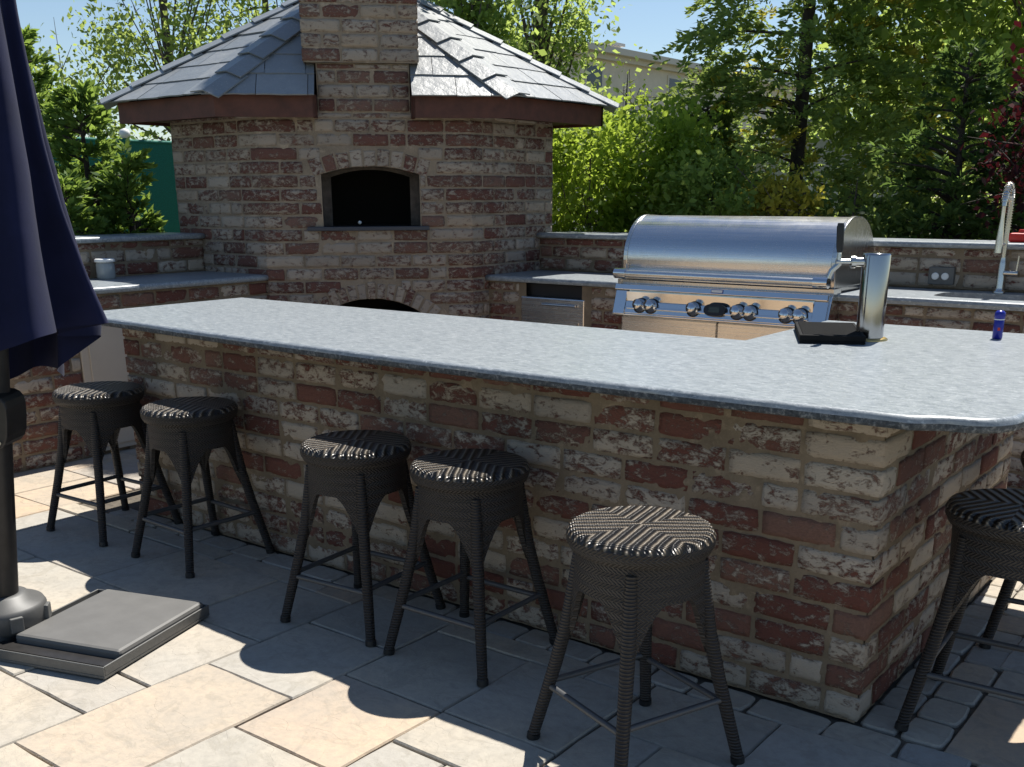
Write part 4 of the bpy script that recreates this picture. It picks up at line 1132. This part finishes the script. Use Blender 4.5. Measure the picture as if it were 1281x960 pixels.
# ================================================================== PLANTS
def leaves(centers, radii, counts, size, aspect=.6, flat=.5, rg=None, droop=0.0, shell=False):
    """many separate leaf faces scattered in clumps; returns verts, faces"""
    P = []
    for c, r_, k in zip(centers, radii, counts):
        q = rg.normal(size=(k, 3)); 
        q *= (np.array(r_)*.55 if np.ndim(r_) else r_*.55)
        P.append(np.array(c)+q)
    P = np.concatenate(P); n = len(P)
    nr = rg.normal(size=(n, 3)); nr[:, 2] = np.abs(nr[:, 2])*(1+flat*.3)+flat*.12; nr /= np.linalg.norm(nr, axis=1)[:, None]
    d = rg.normal(size=(n, 3)); d[:, 2] -= droop; d -= nr*(d*nr).sum(1)[:, None]; d /= np.linalg.norm(d, axis=1)[:, None]
    s = np.cross(nr, d); L_ = size*(.45+.95*rg.uniform(0, 1, n)**1.5)[:, None]; w = L_*aspect*.5
    v = np.stack([P-d*L_*.5, P+s*w-d*L_*.08+nr*L_*.06, P+d*L_*.5, P-s*w-d*L_*.08+nr*L_*.06], 1)
    return v.reshape(-1, 3), np.arange(n*4).reshape(n, 4)
def sprays(bases, dirs, lens, per, size, rg, fan=.55, aspect=.35, droop=.0):
    """flat ferny sprays of scale foliage: short slim faces strung along little twigs"""
    V = []
    for b_, d, l in zip(bases, dirs, lens):
        d = d/np.linalg.norm(d); sd = np.cross(d, [0, 0, 1]); sd /= (np.linalg.norm(sd)+1e-6); sd = sd+rg.normal(size=3)*.35
        t = rg.uniform(0, 1, per); side = rg.choice([-1, 1], per); spread = (1-t)*.5+.15
        root = b_+d*(t*l)[:, None]; root[:, 2] -= droop*(t*l)**2
        dd = d+sd*(side*fan*1.2)[:, None]+rg.normal(size=(per, 3))*.28; dd /= np.linalg.norm(dd, axis=1)[:, None]
        off = root+dd*(spread*l*.45*rg.uniform(0, 1, per))[:, None]
        nr = np.cross(dd, rg.normal(size=(per, 3))); nr /= np.linalg.norm(nr, axis=1)[:, None]; s = np.cross(nr, dd)
        L_ = size*rg.uniform(.6, 1.4, per)[:, None]; w = L_*aspect*.5
        v = np.stack([off, off+dd*L_*.5+s*w, off+dd*L_, off+dd*L_*.5-s*w], 1); V.append(v.reshape(-1, 3))
    V = np.concatenate(V); return V, np.arange(len(V)).reshape(-1, 4)
def fol_obj(name, V, Fc, m, parent):
    me = bpy.data.meshes.new(name); off = np.array(rootloc(parent)); V = V-off
    me.vertices.add(len(V)); me.vertices.foreach_set('co', V.astype(np.float32).ravel())
    n = len(Fc); me.loops.add(n*4); me.loops.foreach_set('vertex_index', Fc.astype(np.int32).ravel())
    me.polygons.add(n); me.polygons.foreach_set('loop_start', np.arange(0, n*4, 4, dtype=np.int32)); 
    me.update(calc_edges=True); me.validate(); me.materials.append(m)
    o = bpy.data.objects.new(name, me); COL.objects.link(o); o.parent = parent; return o

def broadleaf(name, label, cat, px, dist, z0, z1, rx, ry=None, n=9000, size=.07, leaf=LF_BIRCH, trunk=.06, bark=M_BARK, tips=70, seed=1, clump=.26, lean=0, group=None, base=0.0, holes=0):
    rg = np.random.default_rng(seed); x, y = wp(px, dist); ry = ry or rx
    t = thing(name, label, cat, (x, y, 0), group)
    C = np.array([x, y, (z0+z1)/2]); A_ = np.array([rx, ry, (z1-z0)/2])
    q = rg.normal(size=(tips, 3)); q /= np.linalg.norm(q, axis=1)[:, None]; q *= rg.uniform(.25, 1, (tips, 1))**.5
    TP = C+q*A_
    tk = MB(); top = np.array([x+lean, y, z1-.1*(z1-z0)])
    tk.tube([(x, y, base), (x+lean*.1+.03, y+.02, z0*.6), (x+lean*.4-.02, y, (z0+z1)/2), tuple(top)], [trunk*1.25, trunk, trunk*.65, trunk*.15], 10)
    for p in TP[::max(1, tips//22)]:
        zb = min(z0*.75+.2, p[2]-.15)+(p[2]-z0)*.45; zb = max(zb, .1); f = (zb)/(z1)
        st = np.array([x+lean*f*.5, y, zb]); mid = (st+p)/2+rg.normal(size=3)*.06+np.array([0, 0, .05])
        tk.tube([tuple(st), tuple(mid), tuple(p)], [trunk*.25, trunk*.13, .003], 5, cap=False)
        for _ in range(1):
            e_ = p+rg.normal(size=3)*clump*.8; tk.tube([tuple(mid*.3+p*.7), tuple(e_)], [.006, .002], 4, cap=False)
    tk.build('trunk', bark, t)
    k = rg.multinomial(n, rg.dirichlet(np.ones(tips)*2.2)); rad = [clump*rg.uniform(.6, 1.3) for _ in range(tips)]
    V, Fc = leaves(TP, rad, k, size, .62, .4, rg, .3)
    fol_obj('crown', V, Fc, leaf, t); return t
def conifer(name, label, cat, px, dist, h, r0, n=9000, seed=1, leaf=LF_JUN, z0=.1, size=.06, per=40, up=.5, droop=0, bark=M_BARKD, shape=1.0, group=None, gaps=0.0, trunk=.05, gold=None, nbr=110):
    rg = np.random.default_rng(seed); x, y = wp(px, dist)
    t = thing(name, label, cat, (x, y, 0), group)
    tk = MB(); tk.tube([(x, y, 0), (x+.02, y, h*.5), (x, y, h*.98)], [trunk, trunk*.7, trunk*.12], 10)
    m = n//per; zz = z0+(h-z0)*rg.uniform(0, 1, m)**1.15; aa = rg.uniform(0, 2*math.pi, m)
    lob = 1+.25*np.sin(3*aa+zz*4+seed)+.18*np.sin(7*zz+aa*2)
    rad = r0*np.clip(1-(zz-z0)/(h-z0), .02, 1)**shape*lob
    fr_ = rg.uniform(.28, 1.0, m)
    B = np.stack([x+np.cos(aa)*rad*fr_, y+np.sin(aa)*rad*fr_, zz], 1)
    D = np.stack([np.cos(aa), np.sin(aa), np.full(m, up)], 1)+rg.normal(size=(m, 3))*.25
    ln = np.clip(rad*.5, .12, .42)*rg.uniform(.7, 1.3, m)
    nb = min(m, nbr)
    for i in range(nb):
        tk.tube([(x, y, max(.05, zz[i]-rad[i]*up*.5)), tuple((B[i]*.6+np.array([x, y, zz[i]])*.4)), tuple(B[i]+D[i]/np.linalg.norm(D[i])*ln[i]*.6)], [.016, .010, .003], 5, cap=False)
    tk.build('trunk', bark, t)
    if gold is not None:
        g_ = rg.uniform(0, 1, m) < gold[0]
        V, Fc = sprays(B[~g_], D[~g_], ln[~g_], per, size, rg, droop=droop); fol_obj('crown', V, Fc, leaf, t)
        V, Fc = sprays(B[g_]+(D[g_]*.06), D[g_], ln[g_], per, size, rg, droop=droop); fol_obj('golden_tips', V, Fc, gold[1], t)
    else:
        V, Fc = sprays(B, D, ln, per, size, rg, droop=droop); fol_obj('crown', V, Fc, leaf, t)
    return t
GL = 'trees behind the left counter'; GR = 'trees and shrubs behind the grill and sink'
conifer('juniper', 'tall dark green feathery conifer right beside the closed umbrella', 'conifer', 78, 8.3, 2.35, .75, 15000, 1, LF_JUN, group=GL)
conifer('juniper', 'bushy mid green conifer between the umbrella conifer and the teal fence', 'conifer', 140, 7.9, 2.02, .62, 13000, 2, LF_JUN, group=GL)
conifer('juniper', 'smallest conifer, in front of the teal fence next to the oven wall', 'conifer', 186, 7.6, 1.62, .42, 8000, 3, LF_JUN, group=GL)
conifer('juniper', 'low spreading conifer peeking over the left ledge wall', 'conifer', 110, 7.4, 1.45, .5, 7000, 4, LF_JUN, group=GL)
broadleaf('birch_tree', 'airy light green tree at the far left against blue sky', 'tree', 105, 12.5, 1.3, 2.85, .8, n=3600, size=.065, tips=60, seed=11, clump=.24, group=GL)
broadleaf('birch_tree', 'tall loose leafy tree over the left slope of the oven roof', 'tree', 250, 12.0, 1.7, 4.4, .85, n=5200, size=.07, tips=80, seed=12, clump=.30, group=GL)
broadleaf('birch_tree', 'leafy tree close behind the chimney on its left', 'tree', 365, 13.0, 1.5, 4.9, 1.1, n=11000, size=.07, tips=80, seed=13, clump=.3, group=GL)
oven_tree = broadleaf('birch_tree', 'tall slim bright green tree rising just behind the oven roof, right of the chimney', 'tree', 602, 8.42, 1.75, 5.2, .33, n=12500, size=.062, tips=125, seed=14, clump=.2, leaf=LF_BROAD, trunk=.05, group=GR)
rg_ = np.random.default_rng(77); sd_ = np.array([-.06, .553, 1.0])
cs_ = []
while len(cs_) < 260:      # added unseen leaf head, shaped to shade the roof's front-left slope
    u_, v_ = rg_.uniform(-1, 1, 2)
    if u_*u_+max(0, v_)**2*1.0 > 1: continue
    xt, yt = -4.27+.17*u_, max(1.55, 1.98+.46*v_); ztg = 1.95+(yt-1.41)*.6
    yc = 4.1+rg_.uniform(-.35, .35); cs_.append(np.array([xt, yt, ztg])+sd_*((yc-yt)/.553))
V, Fc = leaves(cs_, [.10]*len(cs_), [95]*len(cs_), .06, .7, .6, rg_, .2)
fol_obj('shade_crown', V, Fc, LF_BROAD, oven_tree)
broadleaf('birch_tree', 'loose leafy tree far behind the chimney between two nearer crowns', 'tree', 560, 13.5, 1.4, 4.8, .8, n=6000, size=.07, tips=60, seed=17, clump=.28, leaf=LF_BIRCH, group=GR)
broadleaf('birch_tree', 'grey-trunked tree standing between the oven roof and the cream house', 'tree', 676, 11.0, 1.5, 4.8, .45, n=5000, size=.07, tips=70, seed=15, clump=.28, leaf=LF_BROAD, trunk=.085, group=GR)
broadleaf('birch_tree', 'thin sparse sapling in front of the cream house', 'sapling', 775, 10.5, 1.5, 2.55, .30, n=380, size=.055, tips=14, seed=16, clump=.2, leaf=LF_LIME, trunk=.02, group=GR)
conifer('cypress_tree', 'large dark cypress with bare trunk and drooping yellow-tipped branches behind the grill', 'conifer', 975, 9.3, 5.4, .95, 52000, 21, LF_HIN, z0=1.45, size=.062, per=60, up=.10, droop=1.1, shape=.45, trunk=.07, nbr=55, gold=(.13, LF_GOLD), group=GR)
conifer('cypress_tree', 'yellow-green cypress leaning over the lime shrubs left of the dark trunk', 'conifer', 868, 9.0, 2.02, .5, 10000, 22, LF_HIN, z0=.6, size=.07, per=44, up=.2, droop=.5, shape=.6, gold=(.25, LF_GOLD), group=GR)
broadleaf('broadleaf_tree', 'dense bright green tree right of the dark cypress', 'tree', 1125, 10.0, 1.3, 4.2, 1.0, n=8500, size=.095, tips=75, seed=31, clump=.32, leaf=LF_BROAD, group=GR)
broadleaf('broadleaf_tree', 'bright leafy tree at the top right corner of the photo', 'tree', 1250, 9.6, 1.9, 4.3, .95, n=6000, size=.095, tips=70, seed=32, clump=.32, leaf=LF_BROAD, group=GR)
broadleaf('lime_shrub', 'bright lime green shrub against the right side of the oven tower', 'shrub', 735, 8.0, .7, 1.98, .42, n=7500, size=.055, tips=46, seed=41, clump=.18, leaf=LF_LIME, trunk=.02, group=GR)
broadleaf('lime_shrub', 'lime green shrub in the middle of the hedge left of the grill hood', 'shrub', 800, 8.3, .7, 2.08, .45, n=7500, size=.055, tips=46, seed=42, clump=.18, leaf=LF_LIME, trunk=.02, group=GR)
broadleaf('lime_shrub', 'rounded darker green shrub directly behind the grill hood', 'shrub', 880, 7.9, .6, 1.62, .5, n=7500, size=.055, tips=46, seed=43, clump=.18, leaf=LF_BROAD, trunk=.02, group=GR)
broadleaf('golden_shrub', 'small golden yellow shrub behind the grill below the cypress trunk', 'shrub', 963, 7.6, .9, 1.52, .2, n=1900, size=.05, tips=20, seed=44, clump=.12, leaf=LF_GOLD, trunk=.015, group=GR)
broadleaf('evergreen_shrub', 'dark evergreen shrub under the cypress, right of the golden shrub', 'shrub', 1050, 8.0, .5, 1.58, .46, n=8000, size=.055, tips=46, seed=45, clump=.2, leaf=LF_HIN, trunk=.02, group=GR)
conifer('yew', 'deep shaded dark evergreen behind the sink faucet', 'conifer', 1165, 8.0, 2.25, .75, 14000, 46, LF_DARK, z0=.2, size=.06, per=40, up=.3, shape=.7, group=GR)
conifer('yew', 'deep shaded dark evergreen at the right photo edge behind the purple maple', 'conifer', 1262, 8.0, 2.0, .75, 14000, 47, LF_DARK, z0=.2, size=.06, per=40, up=.3, shape=.7, group=GR)
broadleaf('purple_maple', 'purple-red leaved maple at the right photo edge', 'maple', 1282, 7.2, 1.3, 2.12, .36, n=2800, size=.052, tips=34, seed=48, clump=.22, leaf=LF_RED, trunk=.03, bark=M_BARKD, group=GR)
GB = 'background trees far behind the garden'
for i, (px, dd, z1, rx, lab) in enumerate([(20, 17, 2.6, 1.4, 'distant bushy tree behind the umbrella'), (160, 18, 2.3, 1.4, 'distant low tree behind the left conifers'),
        (660, 17, 3.3, 1.3, 'distant tree filling the gap right of the chimney'), (905, 16, 2.2, 1.0, 'distant low tree left of the cypress trunk'),
        (1085, 16, 3.4, 1.2, 'distant tree between the cypress and the bright right-hand tree'), (1185, 14, 3.8, 1.6, 'distant tree behind the two bright right-hand trees'), (1300, 15, 4.2, 1.6, 'distant tree beyond the purple maple')]):
    broadleaf('background_tree', lab, 'tree', px, dd, .3, z1, rx, n=7000, size=.11, tips=55, seed=60+i, clump=.42, leaf=LF_BROAD if i % 2 else LF_BIRCH, group=GB)

# ================================================================== LIGHT
world = bpy.data.worlds.new('World'); scene.world = world; world.use_nodes = True
nt = world.node_tree; bg = nt.nodes['Background']
sky = nt.nodes.new('ShaderNodeTexSky'); sky.sky_type = 'NISHITA'; sky.sun_disc = False
sd = Vector((-.06, .553, 1.0)).normalized()      # towards the sun
elev = math.asin(sd.z); az = math.atan2(sd.x, sd.y)
sky.sun_elevation = elev; sky.sun_rotation = az; sky.altitude = 50; sky.air_density = 1.0; sky.dust_density = .15; sky.ozone_density = 2.0
nt.links.new(sky.outputs[0], bg.inputs[0]); bg.inputs[1].default_value = .066
sun = bpy.data.lights.new('sun', 'SUN'); sun.energy = 4.7; sun.angle = R(.53); sun.color = (1, .955, .88)
so_ = bpy.data.objects.new('sun', sun); COL.objects.link(so_); so_.rotation_euler = sd.to_track_quat('Z', 'Y').to_euler(); so_.location = (0, 6, 10)

vs_ = scene.view_settings; scene.display_settings.display_device = 'sRGB'
vs_.view_transform = 'Standard'; vs_.look = 'None'; vs_.gamma = 1; vs_.exposure = .80; vs_.use_curve_mapping = False
cy = scene.cycles; cy.max_bounces = 8; cy.diffuse_bounces = 4; cy.glossy_bounces = 4; cy.transmission_bounces = 4; cy.transparent_max_bounces = 4
cy.use_denoising = True; cy.sample_clamp_indirect = 8
